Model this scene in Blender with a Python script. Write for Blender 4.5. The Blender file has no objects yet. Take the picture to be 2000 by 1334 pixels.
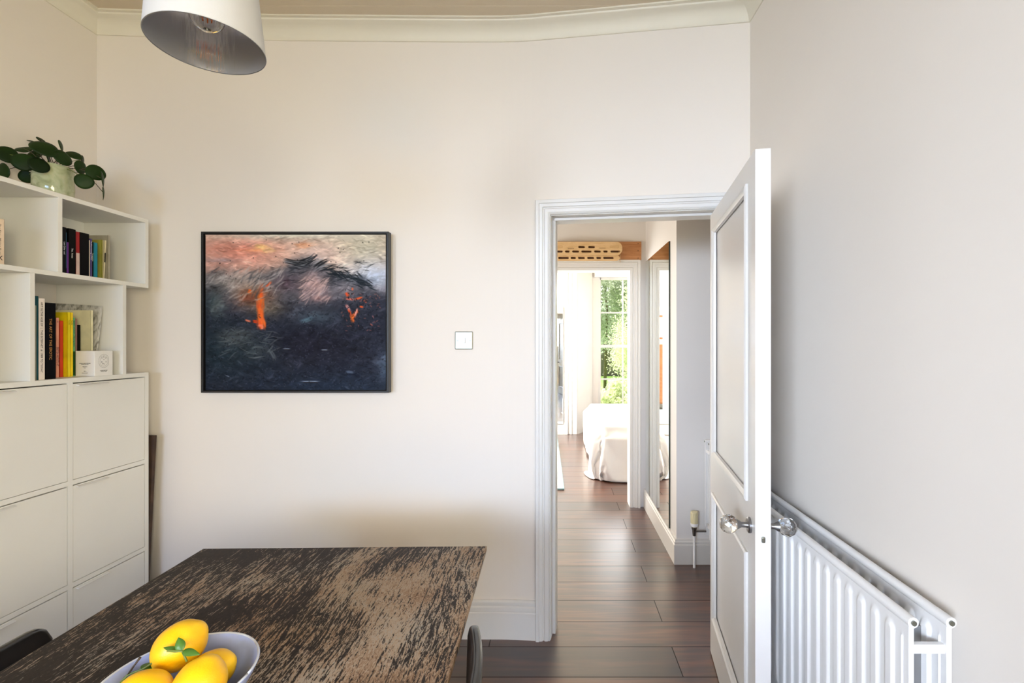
import bpy, bmesh, math, random
import numpy as np
from mathutils import Vector, Matrix, Quaternion
random.seed(7)
R = math.radians
S = bpy.context.scene
COL = S.collection
EYE = 1.42

# ---------------------------------------------------------------- camera
cam = bpy.data.cameras.new('camera'); cam.sensor_width = 36; cam.lens = 36 * 910 / 2000
cam.shift_x = -85 / 2000; cam.clip_start = .05; cam.clip_end = 200
camo = bpy.data.objects.new('camera', cam); COL.objects.link(camo)
camo.location = (0, 0, EYE); camo.rotation_euler = (R(90), 0, 0)
S.camera = camo
# ---------------------------------------------------------------- exposure
S.view_settings.view_transform = 'Standard'; S.view_settings.look = 'None'
S.view_settings.gamma = 1; S.view_settings.use_curve_mapping = False
S.view_settings.exposure = 0.0
# ---------------------------------------------------------------- world, sun, daylight
w = bpy.data.worlds.new('world'); S.world = w; w.use_nodes = True
bg = w.node_tree.nodes['Background']
bg.inputs[0].default_value = (.95, .97, 1.0, 1)
# the sky is far brighter on the bedroom side, where the sun stands
_tc = w.node_tree.nodes.new('ShaderNodeTexCoord'); _sx = w.node_tree.nodes.new('ShaderNodeSeparateXYZ'); _mr = w.node_tree.nodes.new('ShaderNodeMapRange')
_mr.inputs[1].default_value = .1; _mr.inputs[2].default_value = .9; _mr.inputs[3].default_value = .35; _mr.inputs[4].default_value = 12
w.node_tree.links.new(_tc.outputs['Generated'], _sx.inputs[0]); w.node_tree.links.new(_sx.outputs[1], _mr.inputs[0]); w.node_tree.links.new(_mr.outputs[0], bg.inputs[1])
sun = bpy.data.lights.new('sun', 'SUN'); sun.energy = 14; sun.angle = R(.5); sun.color = (1, .96, .86)
suno = bpy.data.objects.new('sun', sun); COL.objects.link(suno)
suno.rotation_euler = Vector((1.0, -.12, -1.15)).to_track_quat('-Z', 'Y').to_euler()

def area(name, loc, aim, sx, sy, power, col, spread=180):
    l = bpy.data.lights.new(name, 'AREA'); l.shape = 'RECTANGLE'; l.size = sx; l.size_y = sy
    l.energy = power; l.color = col; l.spread = R(spread)
    o = bpy.data.objects.new(name, l); COL.objects.link(o); o.location = loc
    o.rotation_euler = (Vector(aim) - Vector(loc)).to_track_quat('-Z', 'Z').to_euler()
    return o
# lamps at the garden doors behind the camera and at two added side windows: sky light falling in, lawn light rising
area('sky_daylight', (-.35, -4.85, 1.80), (-.80, 2.2, .85), 2.3, 1.1, 21, (.42, .62, 1.0), 50)
area('right_side_fill', (1.07, -1.2, 1.65), (-1.75, 2.1, 1.1), 1.5, 1.0, 26, (1.0, .88, .62), 90)  # added lamp outside the added right window, lights shelves and cabinet
area('left_side_fill', (-2.35, -3.1, 1.75), (.9, 1.7, .92), 1.9, 1.1, 58, (.77, .87, 1.03), 62)  # added lamp outside the added left window, brightens the right wall
area('lawn_bounce', (-.2, -4.75, .35), (-1.0, 2.1, 2.95), 1.5, .8, 20, (1.0, .50, .05), 110)
# added fill lamps inside the hall and the bedroom, no windows behind them
area('hall_fill', (-1.15, 3.02, 1.6), (.9, 3.15, 1.3), .85, .9, 24, (1.0, .91, .80))  # added lamp in the windowless hall, brightens the mirror wall
area('bedroom_left_fill', (-2.35, 5.7, 1.5), (1.5, 6.0, 1.0), 2.2, 2.0, 310, (1.0, .97, .94))  # added lamp inside the solid left wall, lights bed and far wall
area('bedroom_right_fill', (2.45, 5.6, 1.7), (-1.0, 5.6, .8), 2.0, 1.8, 30, (.7, .85, 1.0))  # added lamp at the right wall, not at the bay, lifts the bed

# ---------------------------------------------------------------- material helpers
def lin(c):
    return tuple(((v/255)/12.92 if v/255 <= .04045 else ((v/255+.055)/1.055)**2.4) for v in c[:3])
def new_mat(name):
    m = bpy.data.materials.new(name); m.use_nodes = True
    nt = m.node_tree; return m, nt, nt.nodes['Principled BSDF']
def N(nt, typ, **kw):
    n = nt.nodes.new(typ)
    for k, v in kw.items():
        if k.startswith('i_'): n.inputs[int(k[2:])].default_value = v
        else: setattr(n, k, v)
    return n
def ramp(nt, fac, stops):
    r = nt.nodes.new('ShaderNodeValToRGB'); e = r.color_ramp.elements
    while len(e) < len(stops): e.new(.5)
    for el, (p, c) in zip(e, stops):
        el.position = p; el.color = (*lin(c), 1)
    nt.links.new(fac, r.inputs[0]); return r.outputs[0]
def M(name, c, rough=.5, metal=0, var=.04, scale=6, bump=0, bscale=80, spec=.5, coat=0):
    m, nt, b = new_mat(name); L = nt.links
    tc = N(nt, 'ShaderNodeTexCoord'); no = N(nt, 'ShaderNodeTexNoise')
    no.inputs['Scale'].default_value = scale; no.inputs['Detail'].default_value = 4
    L.new(tc.outputs['Object'], no.inputs['Vector'])
    c1 = tuple(max(0, v*(1-var)) for v in c); c2 = tuple(min(255, v*(1+var)) for v in c)
    L.new(ramp(nt, no.outputs['Fac'], [(.3, c1), (.7, c2)]), b.inputs['Base Color'])
    b.inputs['Roughness'].default_value = rough; b.inputs['Metallic'].default_value = metal
    b.inputs['Specular IOR Level'].default_value = spec; b.inputs['Coat Weight'].default_value = coat
    if bump:
        n2 = N(nt, 'ShaderNodeTexNoise'); n2.inputs['Scale'].default_value = bscale; n2.inputs['Detail'].default_value = 3
        L.new(tc.outputs['Object'], n2.inputs['Vector'])
        bp = N(nt, 'ShaderNodeBump'); bp.inputs['Strength'].default_value = bump; bp.inputs['Distance'].default_value = .002
        L.new(n2.outputs['Fac'], bp.inputs['Height']); L.new(bp.outputs[0], b.inputs['Normal'])
    return m

wall_m = M('wall_paint', (229, 222, 213), .75, var=.006, scale=1.2, bump=.12, bscale=25, spec=.25)
ceil_m = M('ceiling_paint', (214, 201, 180), .85, var=.01, scale=2, bump=.25, bscale=14, spec=.2)
corn_m = M('cornice_paint', (226, 221, 206), .5, var=.01, scale=5)
trim_m = M('trim_gloss_paint', (218, 216, 212), .35, var=.004, scale=3)
hallwall_m = M('hall_wall_paint', (228, 225, 222), .7, var=.006, scale=1.5, spec=.25)
door_m = M('door_gloss_paint', (220, 218, 215), .30, var=.004, scale=3)
shelf_m = M('shelf_laminate', (228, 227, 221), .38, var=.008, scale=3)
rad_m = M('radiator_enamel', (232, 231, 230), .35, var=.004)
fin_m = M('galvanised_fins', (150, 150, 150), .45, .8)
steel_m = M('brushed_steel', (150, 150, 152), .3, 1, bump=.05)
nickel_m = M('satin_nickel', (132, 132, 120), .36, 1, var=.05, scale=30)
pewter_m = M('pewter', (120, 118, 116), .35, 1)
black_m = M('black_paint', (22, 21, 21), .4, var=.1)
chair_m = M('black_lacquer', (26, 25, 26), .32, var=.1, coat=.5)
leather_m = M('black_leather', (16, 15, 16), .5, var=.1)
whiteplastic_m = M('white_plastic', (238, 238, 240), .3)
page_m = M('paper_pages', (226, 220, 200), .8, var=.05, scale=60)
print_m = M('print_black', (30, 29, 28), .6)
gold_m = M('print_gold', (190, 140, 80), .5)
soil_m = M('soil', (40, 28, 20), .9, var=.3, scale=40, bump=.6)
darkwood_m = M('dark_plank', (62, 44, 32), .7, var=.3, scale=12, bump=.3)
cloth_m = M('bed_cotton', (226, 222, 216), .9, var=.01, bump=.15, bscale=300, spec=.1)
bulbm, nt_, b_ = new_mat('clear_glass')
b_.inputs['Transmission Weight'].default_value = 1; b_.inputs['Roughness'].default_value = .0; b_.inputs['IOR'].default_value = 1.45
b_.inputs['Base Color'].default_value = (.98, .97, .95, 1)
crystal_m, nt_, b_ = new_mat('cut_crystal')
b_.inputs['Transmission Weight'].default_value = 1; b_.inputs['Roughness'].default_value = .0; b_.inputs['IOR'].default_value = 1.52
pane_m, nt_, b_ = new_mat('window_glass')
b_.inputs['Transmission Weight'].default_value = 1; b_.inputs['Roughness'].default_value = .0; b_.inputs['IOR'].default_value = 1.01
mirror_m, nt_, b_ = new_mat('mirror_silver')
b_.inputs['Metallic'].default_value = 1; b_.inputs['Roughness'].default_value = .01; b_.inputs['Base Color'].default_value = (.90, .925, .89, 1)
silver_m, nt_, b_ = new_mat('shade_silver_foil')
b_.inputs['Metallic'].default_value = 1; b_.inputs['Roughness'].default_value = .09; b_.inputs['Base Color'].default_value = (.92, .92, .96, 1); b_.inputs['Metallic'].default_value = .85
filament_m, nt_, b_ = new_mat('led_filament')
b_.inputs['Base Color'].default_value = (*lin((245, 120, 20)), 1); b_.inputs['Roughness'].default_value = .5
_nt = silver_m.node_tree; _tc2 = N(_nt, 'ShaderNodeTexCoord'); _mp = N(_nt, 'ShaderNodeMapping'); _mp.inputs['Scale'].default_value = (120, 120, 2)
_nt.links.new(_tc2.outputs['Object'], _mp.inputs[0]); _no = N(_nt, 'ShaderNodeTexNoise'); _no.inputs['Scale'].default_value = 1; _nt.links.new(_mp.outputs[0], _no.inputs['Vector'])
_bp = N(_nt, 'ShaderNodeBump'); _bp.inputs['Strength'].default_value = .5; _bp.inputs['Distance'].default_value = .002; _nt.links.new(_no.outputs['Fac'], _bp.inputs['Height']); _nt.links.new(_bp.outputs[0], b_.inputs['Normal'] if False else _nt.nodes['Principled BSDF'].inputs['Normal'])
shade_m = M('shade_white_cotton', (188, 186, 184), .8, var=.005, bump=.1, bscale=400, spec=.2)

def wood_floor():
    m, nt, b = new_mat('oak_floor_boards'); L = nt.links
    tc = N(nt, 'ShaderNodeTexCoord'); mp = N(nt, 'ShaderNodeMapping')
    mp.inputs['Location'].default_value = (.31, -2.1235 % .195 * -1 + .195 * 12, 0)
    L.new(tc.outputs['Object'], mp.inputs['Vector'])
    br = N(nt, 'ShaderNodeTexBrick'); br.offset = .37; br.offset_frequency = 2; br.squash = 1
    br.inputs['Color1'].default_value = (0, 0, 0, 1); br.inputs['Color2'].default_value = (1, 1, 1, 1)
    br.inputs['Mortar'].default_value = (.5, .5, .5, 1)
    br.inputs['Scale'].default_value = 1; br.inputs['Mortar Size'].default_value = .0022
    br.inputs['Mortar Smooth'].default_value = .1
    br.inputs['Brick Width'].default_value = 1.35; br.inputs['Row Height'].default_value = .195
    L.new(mp.outputs[0], br.inputs['Vector'])
    # grain runs along X
    mp2 = N(nt, 'ShaderNodeMapping'); mp2.inputs['Scale'].default_value = (1.4, 17, 1)
    L.new(tc.outputs['Object'], mp2.inputs['Vector'])
    ad = N(nt, 'ShaderNodeVectorMath', operation='MULTIPLY_ADD')
    ad.inputs[1].default_value = (9, 9, 9); L.new(br.outputs['Color'], ad.inputs[0]); L.new(mp2.outputs[0], ad.inputs[2])
    no = N(nt, 'ShaderNodeTexNoise'); no.inputs['Scale'].default_value = 1.6; no.inputs['Detail'].default_value = 7
    no.inputs['Distortion'].default_value = .8; L.new(ad.outputs[0], no.inputs['Vector'])
    g = ramp(nt, no.outputs['Fac'], [(.28, (50, 25, 13)), (.5, (88, 50, 28)), (.74, (132, 82, 50))])
    mx = N(nt, 'ShaderNodeMix', data_type='RGBA', blend_type='MULTIPLY'); mx.inputs[0].default_value = 1
    pl = ramp(nt, br.outputs['Color'], [(0, (160, 150, 146)), (1, (255, 250, 245))])
    L.new(g, mx.inputs[6]); L.new(pl, mx.inputs[7])
    mo = N(nt, 'ShaderNodeMix', data_type='RGBA'); L.new(br.outputs['Fac'], mo.inputs[0])
    L.new(mx.outputs[2], mo.inputs[6]); mo.inputs[7].default_value = (*lin((24, 13, 9)), 1)
    L.new(mo.outputs[2], b.inputs['Base Color']); cw = N(nt, 'ShaderNodeMath', operation='SUBTRACT'); cw.inputs[0].default_value = 1; L.new(br.outputs['Fac'], cw.inputs[1]); L.new(cw.outputs[0], b.inputs['Coat Weight'])
    rr = N(nt, 'ShaderNodeMapRange'); rr.inputs[3].default_value = .26; rr.inputs[4].default_value = .42; b.inputs['Specular IOR Level'].default_value = .3; b.inputs['Coat Weight'].default_value = 1; b.inputs['Coat Roughness'].default_value = .31; b.inputs['Coat IOR'].default_value = 1.85
    L.new(no.outputs['Fac'], rr.inputs[0]); L.new(rr.outputs[0], b.inputs['Roughness'])
    sb = N(nt, 'ShaderNodeMath', operation='MULTIPLY_ADD'); L.new(br.outputs['Fac'], sb.inputs[0]); sb.inputs[1].default_value = -1.5
    L.new(no.outputs['Fac'], sb.inputs[2])
    bp = N(nt, 'ShaderNodeBump'); bp.inputs['Strength'].default_value = .25; bp.inputs['Distance'].default_value = .001
    L.new(sb.outputs[0], bp.inputs['Height']); L.new(bp.outputs[0], b.inputs['Normal'])
    return m
floor_m = wood_floor()

def table_wood():
    m, nt, b = new_mat('worn_stained_table_wood'); L = nt.links
    tc = N(nt, 'ShaderNodeTexCoord')
    # slow swirl of the grain
    sw = N(nt, 'ShaderNodeTexNoise'); sw.inputs['Scale'].default_value = 3.2; sw.inputs['Detail'].default_value = 1
    L.new(tc.outputs['Object'], sw.inputs['Vector'])
    sv = N(nt, 'ShaderNodeVectorMath', operation='MULTIPLY_ADD'); sv.inputs[1].default_value = (.055, .055, 0)
    L.new(sw.outputs['Color'], sv.inputs[0]); L.new(tc.outputs['Object'], sv.inputs[2])
    def streak(sx, sy, det, dist, loc=0):
        mp = N(nt, 'ShaderNodeMapping'); mp.inputs['Scale'].default_value = (sx, sy, 1); mp.inputs['Location'].default_value = (loc, loc, 0)
        L.new(sv.outputs[0], mp.inputs['Vector'])
        n = N(nt, 'ShaderNodeTexNoise'); n.inputs['Scale'].default_value = 1; n.inputs['Detail'].default_value = det
        n.inputs['Distortion'].default_value = dist; L.new(mp.outputs[0], n.inputs['Vector']); return n.outputs['Fac']
    s1 = streak(170, 17, 9, 1.0); s2 = streak(330, 90, 5, 1.2, 3); big = streak(5, 2.2, 2, .5, 8)
    # wear is heavier toward the right-hand boards of the top
    sx = N(nt, 'ShaderNodeSeparateXYZ'); L.new(tc.outputs['Object'], sx.inputs[0])
    wr = N(nt, 'ShaderNodeMapRange'); wr.inputs[1].default_value = -.45; wr.inputs[2].default_value = .25
    wr.inputs[3].default_value = -.085; wr.inputs[4].default_value = .045; L.new(sx.outputs[0], wr.inputs[0])
    def mth(op, a, b_, c=None):
        n = N(nt, 'ShaderNodeMath', operation=op)
        for i, v in enumerate((a, b_, c)):
            if v is None: continue
            if isinstance(v, (int, float)): n.inputs[i].default_value = v
            else: L.new(v, n.inputs[i])
        return n.outputs[0]
    f = mth('MULTIPLY_ADD', s2, .38, mth('MULTIPLY', s1, .62))
    ed = N(nt, 'ShaderNodeMapRange'); ed.inputs[1].default_value = .62; ed.inputs[2].default_value = .84; ed.inputs[3].default_value = 0; ed.inputs[4].default_value = -.05
    L.new(sx.outputs[1], ed.inputs[0]); f = mth('ADD', f, ed.outputs[0])
    f = mth('ADD', f, wr.outputs[0]); f = mth('MULTIPLY_ADD', mth('SUBTRACT', big, .5), .42, f)
    worn = N(nt, 'ShaderNodeMapRange'); worn.interpolation_type = 'SMOOTHSTEP'
    worn.inputs[1].default_value = .475; worn.inputs[2].default_value = .53; L.new(f, worn.inputs[0])
    tone = N(nt, 'ShaderNodeTexNoise'); tone.inputs['Scale'].default_value = 6; tone.inputs['Detail'].default_value = 3
    L.new(tc.outputs['Object'], tone.inputs['Vector'])
    light = ramp(nt, mth('MULTIPLY_ADD', s2, .6, mth('MULTIPLY', tone.outputs['Fac'], .45)), [(.36, (92, 68, 52)), (.48, (146, 118, 94)), (.58, (168, 148, 128)), (.7, (152, 146, 136))])
    dark = ramp(nt, s2, [(.3, (16, 11, 10)), (.7, (48, 36, 31))])
    mx = N(nt, 'ShaderNodeMix', data_type='RGBA'); L.new(worn.outputs[0], mx.inputs[0]); L.new(dark, mx.inputs[6]); L.new(light, mx.inputs[7])
    L.new(mx.outputs[2], b.inputs['Base Color'])
    rr = N(nt, 'ShaderNodeMapRange'); rr.inputs[3].default_value = .5; rr.inputs[4].default_value = .7; b.inputs['Specular IOR Level'].default_value = .25
    L.new(worn.outputs[0], rr.inputs[0]); L.new(rr.outputs[0], b.inputs['Roughness'])
    bp = N(nt, 'ShaderNodeBump'); bp.inputs['Strength'].default_value = .35; bp.inputs['Distance'].default_value = .0015; bp.invert = True
    L.new(worn.outputs[0], bp.inputs['Height']); L.new(bp.outputs[0], b.inputs['Normal'])
    return m
table_m = table_wood()

def plywood(name, c1, c2, sx=3, sz=30):
    m, nt, b = new_mat(name); L = nt.links
    tc = N(nt, 'ShaderNodeTexCoord'); mp = N(nt, 'ShaderNodeMapping'); mp.inputs['Scale'].default_value = (sx, sx, sz)
    L.new(tc.outputs['Object'], mp.inputs[0]); no = N(nt, 'ShaderNodeTexNoise'); no.inputs['Scale'].default_value = 2
    no.inputs['Detail'].default_value = 5; no.inputs['Distortion'].default_value = .6; L.new(mp.outputs[0], no.inputs['Vector'])
    L.new(ramp(nt, no.outputs['Fac'], [(.3, c1), (.7, c2)]), b.inputs['Base Color']); b.inputs['Roughness'].default_value = .5
    return m
ply_m = plywood('pine_backing', (170, 112, 66), (196, 140, 92))
beech_m = plywood('beech_hangboard', (214, 178, 128), (228, 196, 150), 6, 20)
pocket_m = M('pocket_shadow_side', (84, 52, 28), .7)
teak_m = plywood('teak_drawers', (132, 78, 40), (160, 100, 58), 2, 24)

def pot_glaze():
    m, nt, b = new_mat('celadon_glaze'); L = nt.links
    tc = N(nt, 'ShaderNodeTexCoord'); no = N(nt, 'ShaderNodeTexNoise'); no.inputs['Scale'].default_value = 22
    no.inputs['Detail'].default_value = 6; no.inputs['Distortion'].default_value = 1.2; L.new(tc.outputs['Object'], no.inputs['Vector'])
    L.new(ramp(nt, no.outputs['Fac'], [(.3, (150, 158, 122)), (.5, (178, 184, 148)), (.7, (196, 192, 162))]), b.inputs['Base Color'])
    b.inputs['Roughness'].default_value = .12; b.inputs['Coat Weight'].default_value = .5
    return m
pot_m = pot_glaze()
def leaf_mat(name, c1, c2, rough=.3, trans=0.0):
    m, nt, b = new_mat(name); L = nt.links
    tc = N(nt, 'ShaderNodeTexCoord'); no = N(nt, 'ShaderNodeTexNoise'); no.inputs['Scale'].default_value = 9
    L.new(tc.outputs['Object'], no.inputs['Vector'])
    L.new(ramp(nt, no.outputs['Fac'], [(.35, c1), (.65, c2)]), b.inputs['Base Color']); b.inputs['Roughness'].default_value = rough
    if trans:
        tr = N(nt, 'ShaderNodeBsdfTranslucent'); tr.inputs[0].default_value = (*lin(c2), 1)
        mx = N(nt, 'ShaderNodeMixShader'); mx.inputs[0].default_value = trans
        L.new(b.outputs[0], mx.inputs[1]); L.new(tr.outputs[0], mx.inputs[2])
        L.new(mx.outputs[0], nt.nodes['Material Output'].inputs[0])
    return m
pilea_m = leaf_mat('pilea_leaf', (16, 34, 8), (30, 54, 14), .5)
pilea_m.node_tree.nodes['Principled BSDF'].inputs['Specular IOR Level'].default_value = .18
stem_m = leaf_mat('green_stem', (92, 108, 40), (120, 132, 52), .5)
dstem_m = leaf_mat('brown_stem', (50, 36, 26), (70, 58, 34), .5)
lemonleaf_m = leaf_mat('lemon_leaf', (56, 96, 26), (84, 126, 40), .4)
tree_m = leaf_mat('sunlit_leaves', (190, 202, 150), (222, 228, 190), .5, .45)  # bright sun glare put into the leaf colour
tree2_m = leaf_mat('hazed_leaves', (190, 200, 182), (214, 220, 202), .6, .5)  # haze and overexposure put into the leaf colour
grass_m = leaf_mat('lawn', (96, 130, 56), (120, 150, 74), .9)
bark_m = M('bark', (128, 116, 100), .9, var=.2, scale=20, bump=.5)
def lemon_mat():
    m, nt, b = new_mat('lemon_peel'); L = nt.links
    tc = N(nt, 'ShaderNodeTexCoord'); no = N(nt, 'ShaderNodeTexNoise'); no.inputs['Scale'].default_value = 14
    no.inputs['Detail'].default_value = 3; L.new(tc.outputs['Object'], no.inputs['Vector'])
    L.new(ramp(nt, no.outputs['Fac'], [(.3, (234, 168, 3)), (.55, (244, 188, 8)), (.75, (248, 204, 44))]), b.inputs['Base Color'])
    b.inputs['Roughness'].default_value = .38; b.inputs['Subsurface Weight'].default_value = .0
    vo = N(nt, 'ShaderNodeTexVoronoi'); vo.inputs['Scale'].default_value = 420; L.new(tc.outputs['Object'], vo.inputs['Vector'])
    bp = N(nt, 'ShaderNodeBump'); bp.inputs['Strength'].default_value = .25; bp.inputs['Distance'].default_value = .0006
    L.new(vo.outputs[0], bp.inputs['Height']); L.new(bp.outputs[0], b.inputs['Normal'])
    return m
lemon_m = lemon_mat()
bowl_m = M('periwinkle_glaze', (168, 184, 236), .3, var=.05, scale=22, coat=.3)
bowlrim_m = M('pale_rim_glaze', (206, 212, 226), .35)
rug_m = M('pale_blue_rug', (205, 224, 226), .95, var=.04, scale=3, bump=.4, bscale=200)
rugedge_m = M('rug_binding', (150, 180, 184), .95)

# ---------------------------------------------------------------- mesh helpers
class MB:
    def __init__(s): s.v = []; s.f = []
    def add(s, vs, fs):
        k = len(s.v); s.v += [tuple(v) for v in vs]; s.f += [tuple(i + k for i in f) for f in fs]; return s
    def box(s, x0, x1, y0, y1, z0, z1, mat=None):
        vs = [Vector((x, y, z)) for x in (x0, x1) for y in (y0, y1) for z in (z0, z1)]
        if mat is not None: vs = [mat @ v for v in vs]
        return s.add(vs, [(0, 1, 3, 2), (4, 6, 7, 5), (0, 4, 5, 1), (2, 3, 7, 6), (0, 2, 6, 4), (1, 5, 7, 3)])
    def prism(s, poly, z0, z1, mat=None):
        n = len(poly); vs = [Vector((p[0], p[1], z0)) for p in poly] + [Vector((p[0], p[1], z1)) for p in poly]
        if mat is not None: vs = [mat @ v for v in vs]
        return s.add(vs, [tuple(range(n))[::-1], tuple(range(n, 2*n))] + [(i, (i+1) % n, n+(i+1) % n, n+i) for i in range(n)])
    def lathe(s, prof, seg=32, mat=None, cap=True):
        vs = []; fs = []
        for (r, z) in prof:
            for i in range(seg):
                a = 2*math.pi*i/seg; v = Vector((r*math.cos(a), r*math.sin(a), z)); vs.append(mat @ v if mat is not None else v)
        for j in range(len(prof)-1):
            for i in range(seg):
                a, b = j*seg+i, j*seg+(i+1) % seg; fs.append((a, b, b+seg, a+seg))
        if cap: fs.append(tuple(range(seg))[::-1]); fs.append(tuple(range((len(prof)-1)*seg, len(prof)*seg)))
        return s.add(vs, fs)
    def tube(s, pts, r, seg=8):
        pts = [Vector(p) for p in pts]; vs = []; fs = []
        ref = Vector((0, 0, 1)); n = len(pts)
        for i, p in enumerate(pts):
            d = (pts[min(i+1, n-1)] - pts[max(i-1, 0)]).normalized()
            a = d.cross(ref) if abs(d.z) < .95 else d.cross(Vector((1, 0, 0)))
            a.normalize(); b = d.cross(a); rr = r[i] if isinstance(r, (list, tuple)) else r
            vs += [p + (a*math.cos(2*math.pi*k/seg) + b*math.sin(2*math.pi*k/seg))*rr for k in range(seg)]
        for j in range(n-1):
            for k in range(seg):
                q, t = j*seg+k, j*seg+(k+1) % seg; fs.append((q, t, t+seg, q+seg))
        fs.append(tuple(range(seg))[::-1]); fs.append(tuple(range((n-1)*seg, n*seg)))
        return s.add(vs, fs)
    def sweep(s, path, normal, prof, sign=1, closed=False):
        """mitred sweep: prof points (a, b): a along the in-plane lateral, b along normal"""
        P = [Vector(p) for p in path]; n = len(P); nn = Vector(normal).normalized(); vs = []; fs = []
        for i in range(n):
            d0 = (P[i]-P[i-1]).normalized() if (i > 0 or closed) else None
            d1 = (P[(i+1) % n]-P[i]).normalized() if (i < n-1 or closed) else None
            l0 = d0.cross(nn)*sign if d0 else None; l1 = d1.cross(nn)*sign if d1 else None
            if l0 and l1:
                m = (l0+l1).normalized(); m = m / max(.2, m.dot(l0))
            else: m = l0 or l1
            vs += [P[i] + m*a + nn*b for a, b in prof]
        k = len(prof)
        for i in range(n if closed else n-1):
            for j in range(k):
                a, b = i*k+j, i*k+(j+1) % k; c, d = ((i+1) % n)*k+j, ((i+1) % n)*k+(j+1) % k
                fs.append((a, b, d, c))
        if not closed: fs.append(tuple(range(k))); fs.append(tuple(range((n-1)*k, n*k))[::-1])
        return s.add(vs, fs)
    def build(s, name, mat, parent=None, bevel=0, smooth=False, seg=2, label=None, sub=0, angle=30):
        me = bpy.data.meshes.new(name); me.from_pydata(s.v, [], s.f)
        bm = bmesh.new(); bm.from_mesh(me); bmesh.ops.recalc_face_normals(bm, faces=bm.faces); bm.to_mesh(me); bm.free()
        me.materials.append(mat); o = bpy.data.objects.new(name, me); COL.objects.link(o)
        if parent is not None:
            o.parent = parent
            o.matrix_parent_inverse = parent.matrix_basis.inverted()
        if smooth:
            for p in me.polygons: p.use_smooth = True
            if smooth == 'auto': me.set_sharp_from_angle(angle=R(angle))
        if bevel:
            b = o.modifiers.new('bevel', 'BEVEL'); b.width = bevel; b.segments = seg; b.limit_method = 'ANGLE'; b.angle_limit = R(40)
        if sub:
            b = o.modifiers.new('sub', 'SUBSURF'); b.levels = sub; b.render_levels = sub
        if label: o['label'] = label
        return o
def tag(o, label, cat, group=None, kind=None):
    if label: o['label'] = label
    if cat: o['category'] = cat
    if group: o['group'] = group
    if kind: o['kind'] = kind
    return o
def struct(o, label=None, cat=None): return tag(o, label, cat, None, 'structure')
def empty(name, loc=(0, 0, 0), rz=0):
    o = bpy.data.objects.new(name, None); COL.objects.link(o); o.location = loc; o.rotation_euler = (0, 0, rz)
    o.empty_display_size = .05; bpy.context.view_layer.update(); return o
def W(px, py, Y): return Vector(((px-1085)/910*Y, Y, EYE-(py-667)/910*Y))
def frame(origin, x, y):
    x = Vector(x).normalized(); y = Vector(y).normalized(); z = x.cross(y)
    m = Matrix.Identity(4)
    for i in range(3): m[i][0], m[i][1], m[i][2], m[i][3] = x[i], y[i], z[i], origin[i]
    return m
def text(name, body, size, mat, parent, origin, xdir, ydir, align='LEFT', squash=1.0, ext=.0002):
    cu = bpy.data.curves.new('t', 'FONT'); cu.body = body; cu.size = size; cu.align_x = align; cu.align_y = 'CENTER'; cu.extrude = ext
    cu.resolution_u = 3
    t = bpy.data.objects.new('t', cu); COL.objects.link(t)
    dg = bpy.context.evaluated_depsgraph_get(); me = bpy.data.meshes.new_from_object(t.evaluated_get(dg))
    bpy.data.objects.remove(t); bpy.data.curves.remove(cu)
    me.transform(frame(origin, xdir, ydir) @ Matrix.Diagonal((squash, 1, 1, 1))); me.name = name
    me.materials.clear(); me.materials.append(mat)
    o = bpy.data.objects.new(name, me); COL.objects.link(o); o.parent = parent
    if parent: o.matrix_parent_inverse = parent.matrix_basis.inverted()
    return o

# ---------------------------------------------------------------- room plan
LX, RX, BY, CZ = -2.154, .877, -4.55, 2.933
ctrl = [(LX, 2.188), (-1.384, 2.229), (-1.006, 2.234), (-.455, 2.240), (-.25, 2.240)]
def back_curve():
    xs = np.array([c[0] for c in ctrl]); ys = np.array([c[1] for c in ctrl])
    pts = [(x, float(np.interp(x, xs, ys))) for x in np.linspace(LX, -.30, 14)]
    for k in range(1, 7):                                   # soft bend into the angled door wall
        t = k/7; a, b, c = (-.30, 2.240), (-.17, 2.241), (-.04, 2.2214)
        pts.append(tuple((1-t)**2*a[i]+2*t*(1-t)*b[i]+t*t*c[i] for i in (0, 1)))
    pts.append((-.04, 2.2214))
    return pts
BC = back_curve()
OX, OY = -.15, 2.236
EV = Vector((.9913, -.1316, 0)); NV = Vector((-.1316, -.9913, 0))        # along the door wall / toward the room
def dw(s_, t, z): return Vector((OX, OY, 0)) + EV*s_ + NV*t + Vector((0, 0, z))
DWM = Matrix(((EV.x, NV.x, 0, OX), (EV.y, NV.y, 0, OY), (0, 0, 1, 0), (0, 0, 0, 1)))
S0, S1, HZ = .127, .908, 2.022                              # opening in the door wall
sA = (-.04-OX)/.9913
mb = MB()
mb.prism(BC + [(-.04, 2.36), (LX-.12, 2.36), (LX-.12, 2.188)], 0, CZ+.05)
mb.box(sA, S0, -.12, 0, 0, HZ, DWM)
mb.box(sA, 1.20, -.12, 0, HZ, CZ+.05, DWM)
mb.box(S1, 1.20, -.12, 0, 0, HZ, DWM)
struct(mb.build('wall_back', wall_m))
struct(MB().box(LX-.12, LX, BY-.2, -4.0, 0, CZ+.05).box(LX-.12, LX, -2.2, 2.188, 0, CZ+.05).box(LX-.12, LX, -4.0, -2.2, 0, .8).box(LX-.12, LX, -4.0, -2.2, 2.4, CZ+.05).build('wall_left', wall_m))
gs = struct(empty('added_window_4', (LX-.06, -3.1, .8)))  # unseen window, added so the left fill lamp can shine in
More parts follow.
